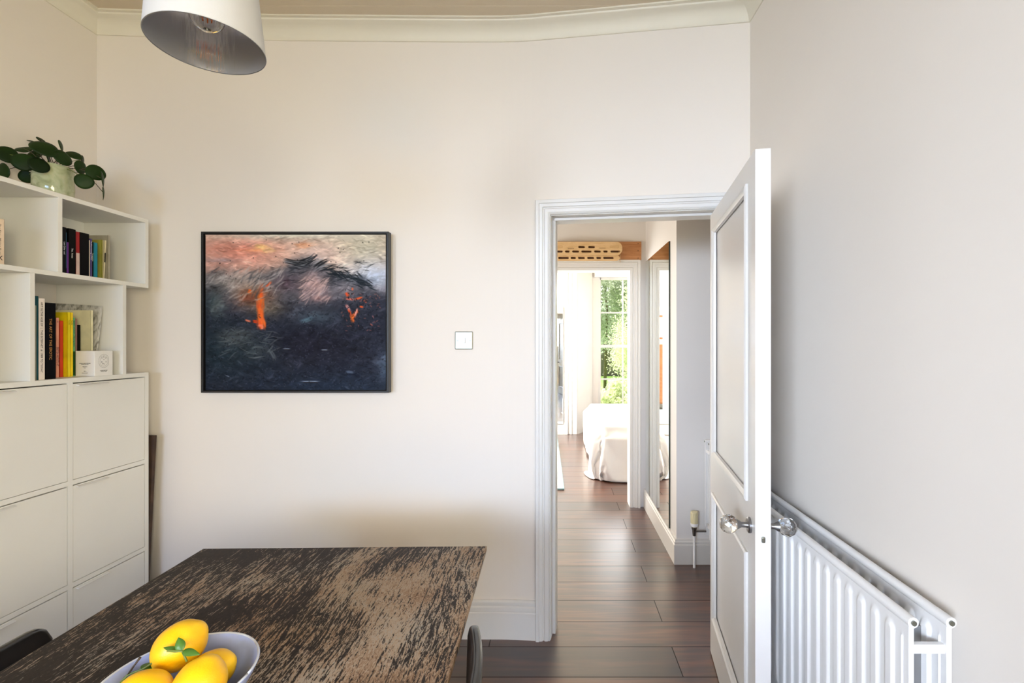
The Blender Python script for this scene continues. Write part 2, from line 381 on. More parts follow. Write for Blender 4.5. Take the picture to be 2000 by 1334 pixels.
MB().box(LX-.08, LX-.04, -4.0, -3.95, .8, 2.3).box(LX-.08, LX-.04, -2.25, -2.2, .8, 2.3).box(LX-.08, LX-.04, -3.12, -3.08, .8, 2.3).box(LX-.08, LX-.04, -4.0, -2.2, .8, .85).box(LX-.08, LX-.04, -4.0, -2.2, 2.25, 2.3).box(LX-.08, LX-.04, -4.0, -2.2, 1.53, 1.57).build('window_frame', trim_m, gs)
struct(MB().box(RX, RX+.12, BY-.2, -2.0, 0, CZ+.05).box(RX, RX+.12, -.4, 2.12, 0, CZ+.05).box(RX, RX+.12, -2.0, -.4, 0, .7).box(RX, RX+.12, -2.0, -.4, 2.2, CZ+.05).build('wall_right', wall_m))
gs = struct(empty('added_window_5', (RX+.06, -1.2, .7)))  # unseen window, added to let the right fill lamp reach the shelves
MB().box(RX+.04, RX+.08, -2.0, -1.95, .7, 2.2).box(RX+.04, RX+.08, -.45, -.4, .7, 2.2).box(RX+.04, RX+.08, -1.22, -1.18, .7, 2.2).box(RX+.04, RX+.08, -2.0, -.4, .7, .75).box(RX+.04, RX+.08, -2.0, -.4, 2.15, 2.2).build('window_frame', trim_m, gs)
struct(MB().box(LX-.12, RX+.12, BY-.2, 2.36, CZ, CZ+.15).build('ceiling', ceil_m))
struct(MB().box(-3.2, 3.2, BY-.2, 7.9, -.12, 0).build('floor', floor_m))
# rear wall with the garden doors opening
mb = MB(); gx0, gx1, gz1 = -1.55, .84, 2.40
mb.box(LX, gx0, BY-.15, BY, 0, CZ).box(gx1, RX, BY-.15, BY, 0, CZ).box(gx0, gx1, BY-.15, BY, gz1, CZ)
struct(mb.build('wall_rear', wall_m))
gd = struct(empty('window_3', ((gx0+gx1)/2, BY-.07, 0)))
for k in range(4):
    a = gx0 + (gx1-gx0)*k/4; b = gx0 + (gx1-gx0)*(k+1)/4
    f = MB(); f.box(a, a+.05, BY-.1, BY-.05, .0, gz1).box(b-.05, b, BY-.1, BY-.05, 0, gz1).box(a, b, BY-.1, BY-.05, 0, .12).box(a, b, BY-.1, BY-.05, gz1-.06, gz1)
    f.build('window_frame', trim_m, gd)

# cornice
cor = [(0, -.075), (.005, -.075), (.009, -.070), (.012, -.060), (.018, -.045), (.030, -.030), (.046, -.020), (.060, -.016), (.064, -.013), (.066, -.008), (.080, -.007), (.080, 0), (0, 0)]
path = [(LX, BY, CZ)] + [(x, y, CZ) for x, y in BC] + [(RX, OY-(RX-OX)*.1316/.9913, CZ), (RX, BY, CZ)]
struct(MB().sweep(path, (0, 0, 1), cor, 1).build('trim_1', corn_m, smooth='auto', angle=25))
# skirting
sk = [(0, 0), (.020, 0), (.020, .124), (.016, .129), (.018, .134), (.017, .150), (.012, .156), (.014, .162), (.014, .174), (.008, .182), (0, .182)]
p1 = [(LX, BY, 0)] + [(x, y, 0) for x, y in BC] + [tuple(dw(S0-.068, 0, 0))]
struct(MB().sweep(p1, (0, 0, 1), sk, 1).build('baseboard_back', trim_m, smooth='auto'))
struct(MB().sweep([(RX, 2.08, 0), (RX, BY, 0)], (0, 0, 1), sk, 1).build('baseboard_right', trim_m, smooth='auto'))
# door frame: lining, stops, architraves on both faces
arch = [(0, 0), (0, .010), (.004, .013), (.006, .010), (.008, .013), (.014, .016), (.024, .017), (.030, .012), (.034, .012), (.036, .018), (.044, .021), (.050, .021), (.052, .026), (.066, .027), (.068, .024), (.068, 0)]
fr = struct(empty('trim_2', tuple(dw(S0, 0, 0))))
mb = MB(); mb.box(S0, S0+.003, -.122, .0, 0, HZ, DWM).box(S1-.003, S1, -.122, 0, 0, HZ, DWM).box(S0, S1, -.122, 0, HZ-.003, HZ, DWM)
mb.build('door_lining', trim_m, fr)
mb = MB(); mb.box(S0+.003, S0+.018, -.122, -.045, 0, HZ-.003, DWM).box(S1-.018, S1-.003, -.122, -.045, 0, HZ-.003, DWM).box(S0, S1, -.122, -.045, HZ-.015, HZ-.003, DWM)
mb.build('door_stop', trim_m, fr, bevel=.0015)
MB().sweep([dw(S0, 0, 0), dw(S0, 0, HZ), dw(S1, 0, HZ), dw(S1, 0, 0)], NV, arch, -1).build('architrave', trim_m, fr, smooth='auto')
MB().sweep([dw(S0, -.12, 0), dw(S0, -.12, HZ), dw(S1, -.12, HZ), dw(S1, -.12, 0)], -NV, arch, 1).build('architrave', trim_m, fr, smooth='auto')

# ---------------------------------------------------------------- the open door leaf
H0 = Vector((.708, 2.130, 0)); F0 = Vector((.596, 1.390, 0)); U = (F0-H0).normalized(); NR = Vector((-U.y, U.x, 0))   # NR points to the right wall
DL = (F0-H0).length; DT = .044; DZ0, DZ1 = .008, 1.994
DM = Matrix(((U.x, NR.x, 0, H0.x), (U.y, NR.y, 0, H0.y), (0, 0, 1, 0), (0, 0, 0, 1)))
dr = struct(empty('door_1', tuple(H0)), 'white panelled door standing open into the room with crystal knobs', 'door')
a0, a1 = .075, .660
pz = [(.193, .750), (.920, 1.915)]
mb = MB()
mb.box(0, a0, 0, DT, DZ0, DZ1, DM).box(a1, DL, 0, DT, DZ0, DZ1, DM)
for z0, z1 in ((DZ0, pz[0][0]), (pz[0][1], pz[1][0]), (pz[1][1], DZ1)): mb.box(a0, a1, 0, DT, z0, z1, DM)
mb.build('door_frame', door_m, dr)
mold = [(-.004, 0), (-.004, .007), (.002, .011), (.008, .010), (.012, .005), (.018, .002), (.020, -.008), (0, -.012)]
for z0, z1 in pz:
    MB().box(a0, a1, .012, DT-.012, z0, z1, DM).build('door_panel', door_m, dr)
    for side in (0, 1):
        y = 0 if side == 0 else DT; nrm = -NR if side == 0 else NR
        pts = [DM @ Vector(p) for p in ((a0, y, z0), (a1, y, z0), (a1, y, z1), (a0, y, z1))]
        MB().sweep(pts, nrm, mold, 1 if side else -1, closed=True).build('panel_moulding', door_m, dr, smooth='auto')
def cut_knob(side):
    y = 0 if side == 0 else DT; nrm = -NR if side == 0 else NR
    o = DM @ Vector((.690, y, .850))
    m = frame(o, U, Vector((0, 0, 1)).cross(U) if False else nrm.cross(U)); # z axis of m is along nrm
    m = frame(o, U, nrm.cross(U))
    k = MB().lathe([(.0, 0), (.024, 0), (.024, .006), (.020, .009), (.0, .009)], 40, m, cap=False).build('door_rose', steel_m, dr, smooth='auto', label='round brushed steel rose')
    s_ = MB().lathe([(.010, .008), (.0085, .014), (.0085, .026), (.014, .036), (.0155, .040), (.0, .040)], 32, m, cap=False).build('knob_stem', steel_m, k, smooth='auto')
    prof = [(.0, .0385), (.014, .0385), (.0235, .047), (.0285, .060), (.0285, .068), (.0235, .081), (.014, .089), (.0, .0915)]
    q = MB()
    for j in range(len(prof)):
        rr, zz = prof[j]; 
    vs = []; fs = []; sg = 12
    for j, (rr, zz) in enumerate(prof):
        for i in range(sg):
            a = 2*math.pi*(i+.5*(j % 2))/sg; vs.append(m @ Vector((rr*math.cos(a), rr*math.sin(a), zz)))
    for j in range(len(prof)-1):
        for i in range(sg):
            a, b = j*sg+i, j*sg+(i+1) % sg; c, d = a+sg, b+sg
            if j % 2 == 0: fs += [(a, b, c), (b, d, c)]
            else: fs += [(a, b, d), (a, d, c)]
    q.add(vs, fs); kn = q.build('door_knob', crystal_m, k, label='faceted clear crystal knob')
    bm = bmesh.new(); bm.from_mesh(kn.data); bmesh.ops.remove_doubles(bm, verts=bm.verts, dist=1e-5); bm.to_mesh(kn.data); bm.free()
cut_knob(0); cut_knob(1)
lp = MB(); lp.box(DL, DL+.0012, .011, .033, .805, .865, DM)
lpo = lp.build('latch_plate', door_m, dr, bevel=.001)
MB().box(DL+.001, DL+.008, .017, .027, .822, .840, DM).build('latch_bolt', nickel_m, lpo, bevel=.003)
for z in (.25, 1.0, 1.78):
    c = DM @ Vector((-.004, DT+.004, z)); MB().tube([c-Vector((0, 0, .04)), c+Vector((0, 0, .04))], .006, 12).build('hinge', steel_m, dr, smooth='auto')

# ---------------------------------------------------------------- panel radiators
def rad_panel(L_, Hh, pitch, first, name, parent, M_, face):
    """a pressed steel sheet: local x along, y outward (face side), z up"""
    ny = int(L_/.003); zs = [0, .012, .020, .030, .040, .050] + list(np.linspace(.07, Hh-.075, 8)) + [Hh-.068, Hh-.062, Hh-.057, Hh-.053, Hh-.049, Hh-.045, Hh-.041, Hh-.036, Hh-.030, Hh-.022, Hh-.010]
    vs = []; fs = []
    for i in range(ny+1):
        x = L_*i/ny
        ph = ((x-first) % pitch)/pitch
        fl = 1/(1+math.exp(-(abs(ph-.5)-.25)*-60))                # raised middle of each pitch
        edge = 1 if first*.6 < x < L_-first*.6 else 0
        for z in zs:
            top = Hh-.040-.009*max(0, (abs(ph-.5)-.10)/.25)
            f2 = 1/(1+math.exp(-(top-z)*420)) if z > Hh/2 else 1/(1+math.exp(-(z-.045)*300))
            vs.append((x, .0055+.0065*fl*f2*edge, z))
    nz = len(zs)
    for i in range(ny):
        for j in range(nz-1):
            a = i*nz+j; fs.append((a, a+nz, a+nz+1, a+1))
    n0 = len(vs); vs += [(v[0], v[1]-.011-.0*v[2], v[2]) for v in vs]; fs += [tuple(q+n0 for q in f)[::-1] for f in fs]
    # close ends and rims
    for i in (0, ny):
        for j in range(nz-1):
            a = i*nz+j; fs.append((a, a+1, a+1+n0, a+n0))
    for j in (0, nz-1):
        for i in range(ny):
            a = i*nz+j; fs.append((a, a+nz, a+nz+n0, a+n0))
    m = MB().add([M_ @ Vector(v) for v in vs], fs)
    p = m.build(name, rad_m, parent, smooth='auto', angle=40)
    MB().tube([M_ @ Vector((-.002, -.003, Hh-.011)), M_ @ Vector((L_+.002, -.003, Hh-.011))], .0115, 20).build('top_rail', rad_m, p, smooth='auto')
    return p
def radiator(name, origin, along, out, L_, Hh, z0, label):
    """out: direction from wall to room"""
    along = Vector(along); out = Vector(out)
    r = tag(empty(name, origin), label, 'radiator')
    o = Vector(origin)
    def Mx(d): return Matrix(((along.x, out.x, 0, o.x+out.x*d), (along.y, out.y, 0, o.y+out.y*d), (0, 0, 1, z0), (0, 0, 0, 1)))
    rad_panel(L_, Hh, .0485, .030, 'radiator_panel', r, Mx(.045), 1)
    rad_panel(L_, Hh, .0485, .030, 'radiator_panel', r, Mx(.125), 1)
    f = MB(); mm = Mx(0)
    k = 0
    for i in range(int((L_-.12)/.012)):
        x = .06+i*.012; f.box(x, x+.0012, .052, .106, .06, Hh-.055, mm)
    f.build('convector_fins', fin_m, r)
    for x in (.004, L_-.022):
        for z_ in (Hh-.080, .058): MB().box(x, x+.012, .046, .118, z_, z_+.019, mm).build('end_bracket', rad_m, r, bevel=.001)
    for x in (.12, L_-.15):
        MB().box(x, x+.03, .0, .034, .08, Hh-.10, mm).build('wall_bracket', rad_m, r)
    for d in (.042, .122):
        for x, sgn in ((-.002, -1), (L_+.002, 1)):
            c = mm @ Vector((x, d, Hh-.011)); e = mm @ Vector((x+sgn*.0035, d, Hh-.011))
            MB().tube([c, e], .0055, 16).build('end_plug', nickel_m, r, smooth='auto')
    return r
radiator('panel_radiator', (RX, .985, 0), (0, 1, 0), (-1, 0, 0), 1.0, .60, .237, 'white double panel radiator on the right wall behind the open door')

# ---------------------------------------------------------------- storage wall (left)
FX = -1.85; KX = -2.135
PT = .018
Ytop = 2.118; ZC = 1.280
ydiv = [Ytop-.009-.332*k for k in range(5)]                 # centres of vertical panels
zrow = [ZC-.009, .8795, .4865, .0935]
cab = tag(empty('storage_cabinet', (FX, 1.45, 0)), 'white storage cabinet of square push-front doors along the left wall', 'cabinet')
Y0c = ydiv[-1]-.009
c = MB()
for y in ydiv: c.box(KX, FX, y-.009, y+.009, .0845, ZC-.018)
for i, z in enumerate(zrow):
    if i == 0: c.box(KX, FX, Y0c, Ytop, z-.009, z+.009)
    else:
        for k in range(4): c.box(KX, FX-.0001, ydiv[k+1]+.009, ydiv[k]-.009, z-.009, z+.009)
c.box(KX, KX+.006, Y0c, Ytop, .09, ZC-.01)
c.build('carcass', shelf_m, cab)
MB().box(KX+.03, FX-.03, Y0c+.02, Ytop-.02, 0, .085).build('plinth', shelf_m, cab)
for i in range(4):
    for j in range(3):
        y1 = ydiv[i]-.009-.002; y0 = ydiv[i+1]+.009+.002; z1 = zrow[j]-.009-.0045; z0 = zrow[j+1]+.009+.0015
        d = MB().box(FX-.018, FX-.001, y0, y1, z0, z1).build('cabinet_door', shelf_m, cab, bevel=.0008)
        MB().prism([(FX-.001, z1-.003), (FX+.011, z1-.007), (FX+.011, z1-.010), (FX-.001, z1-.009)], y0+.012, y0+.135, Matrix(((1, 0, 0, 0), (0, 0, 1, 0), (0, 1, 0, 0), (0, 0, 0, 1)))).build('door_pull', trim_m, d)
# middle open unit (back left open) and top open unit
Zm, Zt0, Zt1 = ZC, 1.662, 1.973; T = .017
mu = tag(empty('open_shelf', (FX, 1.3, ZC)), 'white open shelf box standing on the cabinet, holding the bright book spines and white carton', 'shelf')
c = MB(); 
for y in (2.000, 1.648, 1.296, .944): MB().box(KX, FX, y-.008, y+.008, Zm, Zt0).build('side_panel', shelf_m, mu, bevel=.0006)
tu = tag(empty('open_shelf', (FX, 1.3, Zt0)), 'white open shelf box at the top of the stack, under the potted plant', 'shelf')
c = MB()
MB().box(KX, FX, .68, Ytop, Zt0, Zt0+T).build('bottom_board', shelf_m, tu, bevel=.0006)
MB().box(KX, FX, .68, Ytop, Zt1-T, Zt1).build('top_board', shelf_m, tu, bevel=.0006)
for y in (Ytop-.008, 1.740, 1.374, 1.008): MB().box(KX, FX, y-.008, y+.008, Zt0+T, Zt1-T).build('side_panel', shelf_m, tu, bevel=.0006)
MB().box(KX, KX+.006, .68, Ytop, Zt0+T, Zt1-T).build('back_panel', shelf_m, tu)

# books
_bm = {}
def cm(c, rough=.5):
    k = tuple(c)
    if k not in _bm: _bm[k] = M('cover_%d_%d_%d' % k, tuple(v*(.55 if max(c) < 60 else 1) for v in c), rough, var=.05, scale=20, spec=.12 if max(c) < 60 else .4)
    return _bm[k]
def book(xs, y0, y1, z0, h, depth, col, label, group, txt=None, tcol=None, tsize=.009, toff=.02, lean=0, hard=True, extra=None, name='book'):
    r = tag(empty(name, (xs, y0 if lean <= 0 else y1, z0)), label, 'book', group)
    c = MB(); t = .0015 if hard else .0006
    c.box(xs-depth, xs, y0, y0+t, z0, z0+h).box(xs-depth, xs, y1-t, y1, z0, z0+h).box(xs-.0015, xs, y0, y1, z0, z0+h)
    c.build('cover', cm(col), r, bevel=.0005)
    e = .003 if hard else .0005
    MB().box(xs-depth+e, xs-.0016, y0+t, y1-t, z0+e, z0+h-e).build('pages', page_m, r)
    if txt:
        text('title', txt, tsize, tcol or print_m, r, (xs+.0003, (y0+y1)/2, z0+h-toff), (0, 0, -1), (0, 1, 0))
    if extra: extra(r)
    if lean: r.rotation_euler = (lean, 0, 0)
    return r
G2 = 'books in the middle shelf'; G1 = 'books in the top shelf'
zb = ZC
def stripe(x, y0, y1, z0, z1, col):
    return lambda r: MB().box(x, x+.0004, y0, y1, z0, z1).build('spine_band', cm(col), r)
book(-1.872, 1.6585, 1.6805, zb, .270, .22, (150, 150, 132), 'grey-green book next to the shelf divider, left of the tall white spine', G2, name='paperback_book')
book(-1.878, 1.6815, 1.6925, zb, .305, .225, (14, 70, 78), 'dark teal book peeking from behind the tall white spine', G2)
book(-1.880, 1.6935, 1.7155, zb, .298, .235, (232, 222, 214), 'tall thick white book with black capitals down its spine', G2, 'ART IN THE AGE OF  |  THE INTERNET  #  1989 TO TODAY', print_m, .0098, .014, name='hardback_book')
book(-1.882, 1.7180, 1.7545, zb, .284, .225, (14, 14, 22), 'thick navy-black hardback with gold capitals down its spine', G2, 'THE ART OF THE EROTIC', gold_m, .0135, .058, name='hardback_book')
def bars(r):
    text('title', 'BRITISH ARTISTS AT', .0125, cm((92, 40, 60)), r, (-1.9317, 1.8075, zb+.118), (0, 0, -1), (0, 1, 0), squash=.66)
book(-1.932, 1.8015, 1.8135, zb, .232, .18, (236, 160, 128), 'slim peach paperback with purple capitals, right of the black hardback', G2, '01', print_m, .007, .012, extra=bars, name='paperback_book')
book(-1.947, 1.8290, 1.8430, zb, .222, .14, (206, 62, 34), 'orange-red book set back beside the peach paperback', G2, name='paperback_book')
book(-1.932, 1.8450, 1.8560, zb, .256, .20, (226, 204, 16), 'left of the two bright yellow books, its cover showing', G2, 'Tate Etc', cm((120, 110, 30)), .006, .03, hard=False, name='paperback_book')
book(-1.932, 1.8570, 1.8655, zb, .256, .20, (240, 206, 20), 'right of the two bright yellow books, touching the green one', G2, 'Tate Etc', cm((120, 110, 30)), .006, .03, hard=False, name='paperback_book')
book(-1.942, 1.8745, 1.8840, zb, .236, .17, (106, 176, 120), 'mint green paperback with dark print beside the yellow books', G2, "DON'T WORRY  |  Painting Now", cm((20, 60, 46)), .0075, .012, extra=stripe(-1.9418, 1.875, 1.8835, zb+.005, zb+.10, (40, 88, 44)), name='paperback_book')
book(-1.950, 1.8910, 1.8990, zb, .232, .15, (150, 108, 98), 'thin mauve paperback right of the mint green one', G2, hard=False, name='paperback_book')
book(-1.965, 1.9140, 1.9270, zb, .208, .13, (16, 17, 24), 'small black notebook behind the white carton', G2, name='notebook')
book(-1.935, 1.9400, 1.9500, zb, .270, .175, (228, 222, 184), 'wide cream book with its plain cover facing out', G2, name='hardback_book')
# grey curled print leaning at the right end
pv = []; pf = []
n = 14
for i in range(n+1):
    u = i/n
    for j in range(n+1):
        v = j/n
        x = -2.115 + u*.187 - .018*(1-v)*u; y = 1.962+.020*u*u*(v) + .006*math.sin(3*v) ; z = zb + v*(.302-.012*u)
        pv.append((x, y, z))
for i in range(n):
    for j in range(n): a = i*(n+1)+j; pf.append((a, a+n+1, a+n+2, a+1))
def print_mat():
    m, nt, b = new_mat('grey_photo_print'); L = nt.links; tc = N(nt, 'ShaderNodeTexCoord')
    mp = N(nt, 'ShaderNodeMapping'); mp.inputs['Scale'].default_value = (30, 30, 10); L.new(tc.outputs['Object'], mp.inputs[0])
    no = N(nt, 'ShaderNodeTexNoise'); no.inputs['Distortion'].default_value = 2.5; no.inputs['Scale'].default_value = 1.5; L.new(mp.outputs[0], no.inputs['Vector'])
    L.new(ramp(nt, no.outputs['Fac'], [(.35, (122, 120, 112)), (.5, (176, 174, 168)), (.65, (196, 194, 190))]), b.inputs['Base Color']); b.inputs['Roughness'].default_value = .6
    return m
po = MB().add(pv, pf).build('art_print', print_mat(), smooth=True)
so = po.modifiers.new('s', 'SOLIDIFY'); so.thickness = .0012
tag(po, 'curled grey print with a pencil drawing, leaning at the right end behind the cream book', 'print')
# candle carton
cx, cy, sd, hh = -1.857, 1.877, .077, .102
bx = tag(empty('candle_carton', (cx-sd/2, cy+sd/2, zb)), 'small white candle carton with an oval emblem at the front of the shelf', 'box')
MB().box(cx-sd, cx, cy, cy+sd, zb, zb+hh).build('carton', M('white_card', (236, 234, 230), .6), bx, bevel=.0012)
mid = cy+sd/2; em = MB()
def oval(r0, r1, st, zc):
    n = 40; vs = []
    for k in range(n):
        a = 2*math.pi*k/n
        for r_ in (r0, r1):
            yy = math.cos(a)*r_; zz = math.sin(a)*r_ + (st if math.sin(a) >= 0 else -st); vs.append((cx+.0004, mid+yy, zc+zz))
    return vs, [(2*k, 2*k+1, (2*k+3) % (2*n), (2*k+2) % (2*n)) for k in range(n)]
em.add(*oval(.0205, .0212, .006, zb+.060)); em.add(*oval(.0152, .0158, .006, zb+.060))
em.build('oval_emblem', print_m, bx)
for k in range(22):
    pass
for ch, yy, zz in (('F', -.008, .072), ('E', 0, .0765), ('U', .008, .072), ('D', -.0, .0655), ('B', -.009, .056), ('O', -.004, .049), ('I', .001, .047), ('S', .009, .056)):
    text('emblem_lettering', ch, .0075 if ch != 'D' else .0045, print_m, bx, (cx+.0005, mid+yy, zb+zz), (0, 1, 0), (0, 0, 1), 'CENTER')
for bd, zz, sz in (('BOUGIE PARFUMEE', .021, .0036), ('SCENTED CANDLE', .0165, .003)):
    text('carton_text', bd, sz, print_m, bx, (cx+.0005, mid, zb+zz), (0, 1, 0), (0, 0, 1), 'CENTER')
for q, (bd, zz, sz) in enumerate((('SCENTED CANDLE PERFUMED', .052, .0034), ('BOUGIE PARFUMEE', .047, .0034), ('PARIS FRANCE', .038, .003), ('WAX', .033, .003), ('190 G', .020, .0042), ('MADE IN FRANCE', .013, .003))):
    text('carton_text', bd, sz, print_m, bx, (cx-sd/2, cy-.0005, zb+zz), (1, 0, 0), (0, 0, 1), 'CENTER')

# books in the top unit
zt = Zt0+T
book(-1.860, 1.7570, 1.7720, zt, .174, .15, (24, 28, 36), 'black paperback with small white print tight against the divider', G1, 'Lost Cities  and', cm((210, 215, 225)), .0075, .055, extra=stripe(-1.8598, 1.770, 1.7718, zt+.02, zt+.155, (40, 84, 110)), name='paperback_book')
book(-1.862, 1.7750, 1.7820, zt, .120, .12, (88, 36, 122), 'thin purple paperback, shortest of the dark books', G1, hard=False, name='paperback_book')
book(-1.872, 1.7910, 1.8180, zt, .177, .15, (16, 17, 20), 'tall black book with white lettering behind the purple one', G1, 'The  Artist', cm((220, 220, 220)), .0085, .075)
book(-1.885, 1.8300, 1.8460, zt, .174, .15, (150, 22, 24), 'red book fading to white at the foot of its spine', G1, extra=stripe(-1.8848, 1.8315, 1.845, zt, zt+.09, (206, 180, 172)))
book(-1.885, 1.8465, 1.8830, zt, .175, .15, (12, 12, 18), 'thickest black book, right of the red spine', G1, name='hardback_book')
book(-1.890, 1.8880, 1.8915, zt, .152, .13, (222, 206, 190), 'very thin pale booklet right of the thickest black book', G1, hard=False, name='booklet')
book(-1.890, 1.8925, 1.9005, zt, .159, .13, (86, 70, 128), 'slim violet book with white print on its spine', G1, 'The Phenomenology of Mind', cm((230, 225, 235)), .0065, .010, name='paperback_book')
book(-1.893, 1.9030, 1.9085, zt, .147, .13, (26, 46, 34), 'thin dark green paperback next to the turquoise book', G1, 'Photographers', cm((225, 225, 200)), .0055, .045, name='paperback_book')
book(-1.893, 1.9100, 1.9260, zt, .148, .13, (18, 128, 152), 'turquoise paperback, the bluest spine of the row', G1, name='paperback_book')
book(-1.889, 1.9400, 1.9435, zt, .165, .15, (150, 146, 62), 'olive green pamphlet with its cover showing', G1, hard=False, name='pamphlet')
book(-1.899, 1.9560, 1.9610, zt, .168, .10, (226, 216, 180), 'thin cream booklet leaning between the olive pamphlet and the grey book', G1, lean=R(-3), hard=False, extra=stripe(-1.8988, 1.9565, 1.9605, zt+.075, zt+.115, (30, 28, 26)), name='booklet')
book(-1.900, 1.9780, 1.9880, zt, .192, .18, (166, 160, 142), 'wide grey book at the right end of the row', G1, name='hardback_book')
book(-1.87, 1.553, 1.581, zt, .155, .14, (226, 204, 178), 'cream paperback with dark script alone in the left shelf', G1, 'Das Kino   Minima Regis', print_m, .0105, .018, name='paperback_book', extra=lambda r: text('publisher_mark', 'X', .022, print_m, r, (-1.8695, 1.568, zt+.022), (0, 1, 0), (0, 0, 1), 'CENTER'))

# dark plank leaning in the gap
pk = MB().box(-.14, 0, 0, .016, 0, .988).build('wooden_plank', darkwood_m)
pk.location = (-1.885, 2.128, .0); pk.rotation_euler = (R(-.6), R(2.4), 0)
tag(pk, 'dark brown plank leaning in the gap between the cabinet and the back wall', 'plank')

# ---------------------------------------------------------------- pilea in a celadon pot
PC = Vector((-1.985, 1.842, Zt1)); PR = .0605; PH = .137
pl = tag(empty('potted_plant', tuple(PC)), 'round-leaved green pilea in a pale green glazed pot on the top shelf', 'plant')
m = Matrix.Translation(PC)
pot = MB().lathe([(0, 0), (.050, 0), (.056, .006), (PR, .05), (PR, PH-.004), (PR-.002, PH), (PR-.005, PH-.003), (PR-.006, PH-.03), (0, PH-.03)], 64, m, cap=False).build('plant_pot', pot_m, pl, smooth='auto', angle=50)
MB().lathe([(0, PH-.029), (PR-.0065, PH-.029), (PR-.0065, PH-.02), (.03, PH-.014), (0, PH-.012)], 32, m, cap=False).build('soil', soil_m, pl, smooth=True)
def disc_leaf(c, r, nrm, elong=1.0, cup=.12):
    nrm = Vector(nrm).normalized(); q = nrm.to_track_quat('Z', 'Y'); mm = Matrix.Translation(c) @ q.to_matrix().to_4x4()
    vs = [mm @ Vector((0, 0, 0))]; fs = []; n = 26; rings = 4
    for k in range(1, rings+1):
        for i in range(n):
            a = 2*math.pi*i/n; rr = r*k/rings
            wob = 1 + .03*math.sin(3*a+r*900)
            vs.append(mm @ Vector((rr*math.cos(a)*wob*elong, rr*math.sin(a)*wob, -cup*r*(k/rings)**2 + .04*r*math.sin(2*a)*(k/rings))))
    fs += [(0, 1+i, 1+(i+1) % n) for i in range(n)]
    for k in range(rings-1):
        for i in range(n):
            a, b = 1+k*n+i, 1+k*n+(i+1) % n; fs.append((a, a+n, b+n, b))
    return vs, fs
# px, py, depth, radius, toward-viewer, sideways, up
LV = [(13, 301, 1.76, .033, 1, .1, .5), (4, 334, 1.80, .031, .6, -.9, .1), (46, 290, 1.84, .026, .5, -.3, .75), (45, 316, 1.77, .034, 1, -.2, .35),
      (76, 322, 1.76, .030, 1, .25, .45), (87, 289, 1.78, .040, .8, .1, .75), (121, 285, 1.88, .022, .3, 1, .25), (123, 308, 1.82, .031, .8, .5, .45),
      (145, 302, 1.88, .025, .7, .1, .8), (163, 313, 1.93, .020, .25, 1, .1), (158, 327, 1.86, .026, .7, .8, .1), (187, 337, 1.87, .031, 1, .2, .3),
      (164, 354, 1.82, .029, 1, -.1, .2), (203, 351, 1.88, .030, .15, 1, .1), (204, 378, 1.90, .027, .05, 1, 0), (51, 345, 1.84, .024, .9, -.3, -.1),
      (63, 275, 1.90, .016, .2, 0, 1), (81, 273, 1.90, .016, .5, .4, .7), (96, 307, 1.84, .022, .25, .95, .2), (68, 300, 1.86, .024, .7, -.5, .6), (110, 296, 1.86, .024, .6, .2, .8)]
base = PC + Vector((0, 0, PH-.02))
for i, (px, py, Y, r, a, b, c_) in enumerate(LV):
    c0 = W(px, py, Y); v = (Vector((0, 0, EYE))-c0).normalized(); side = Vector((0, 0, 1)).cross(v).normalized()
    nrm = (v*a + side*b*1.0 + Vector((0, 0, 1))*c_).normalized()
    lo = MB().add(*disc_leaf(c0, r, nrm)).build('leaf', pilea_m, pl, smooth=True)
    sm = lo.modifiers.new('s', 'SOLIDIFY'); sm.thickness = .0012
    an = random.uniform(0, 6.28); st = base + Vector((math.cos(an)*.018, math.sin(an)*.018, 0))
    midp = (st+c0)/2 + Vector((0, 0, .030)); end = c0 - nrm*.001
    if c0.z < PC.z+PH-.01: midp.z = PC.z+PH+.022
    pts = [(1-t)**2*st + 2*t*(1-t)*midp + t*t*end for t in (0, .2, .4, .6, .8, 1)]
    MB().tube(pts, .0013, 6).build('leaf_stalk', dstem_m if i % 3 else stem_m, lo, smooth=True)

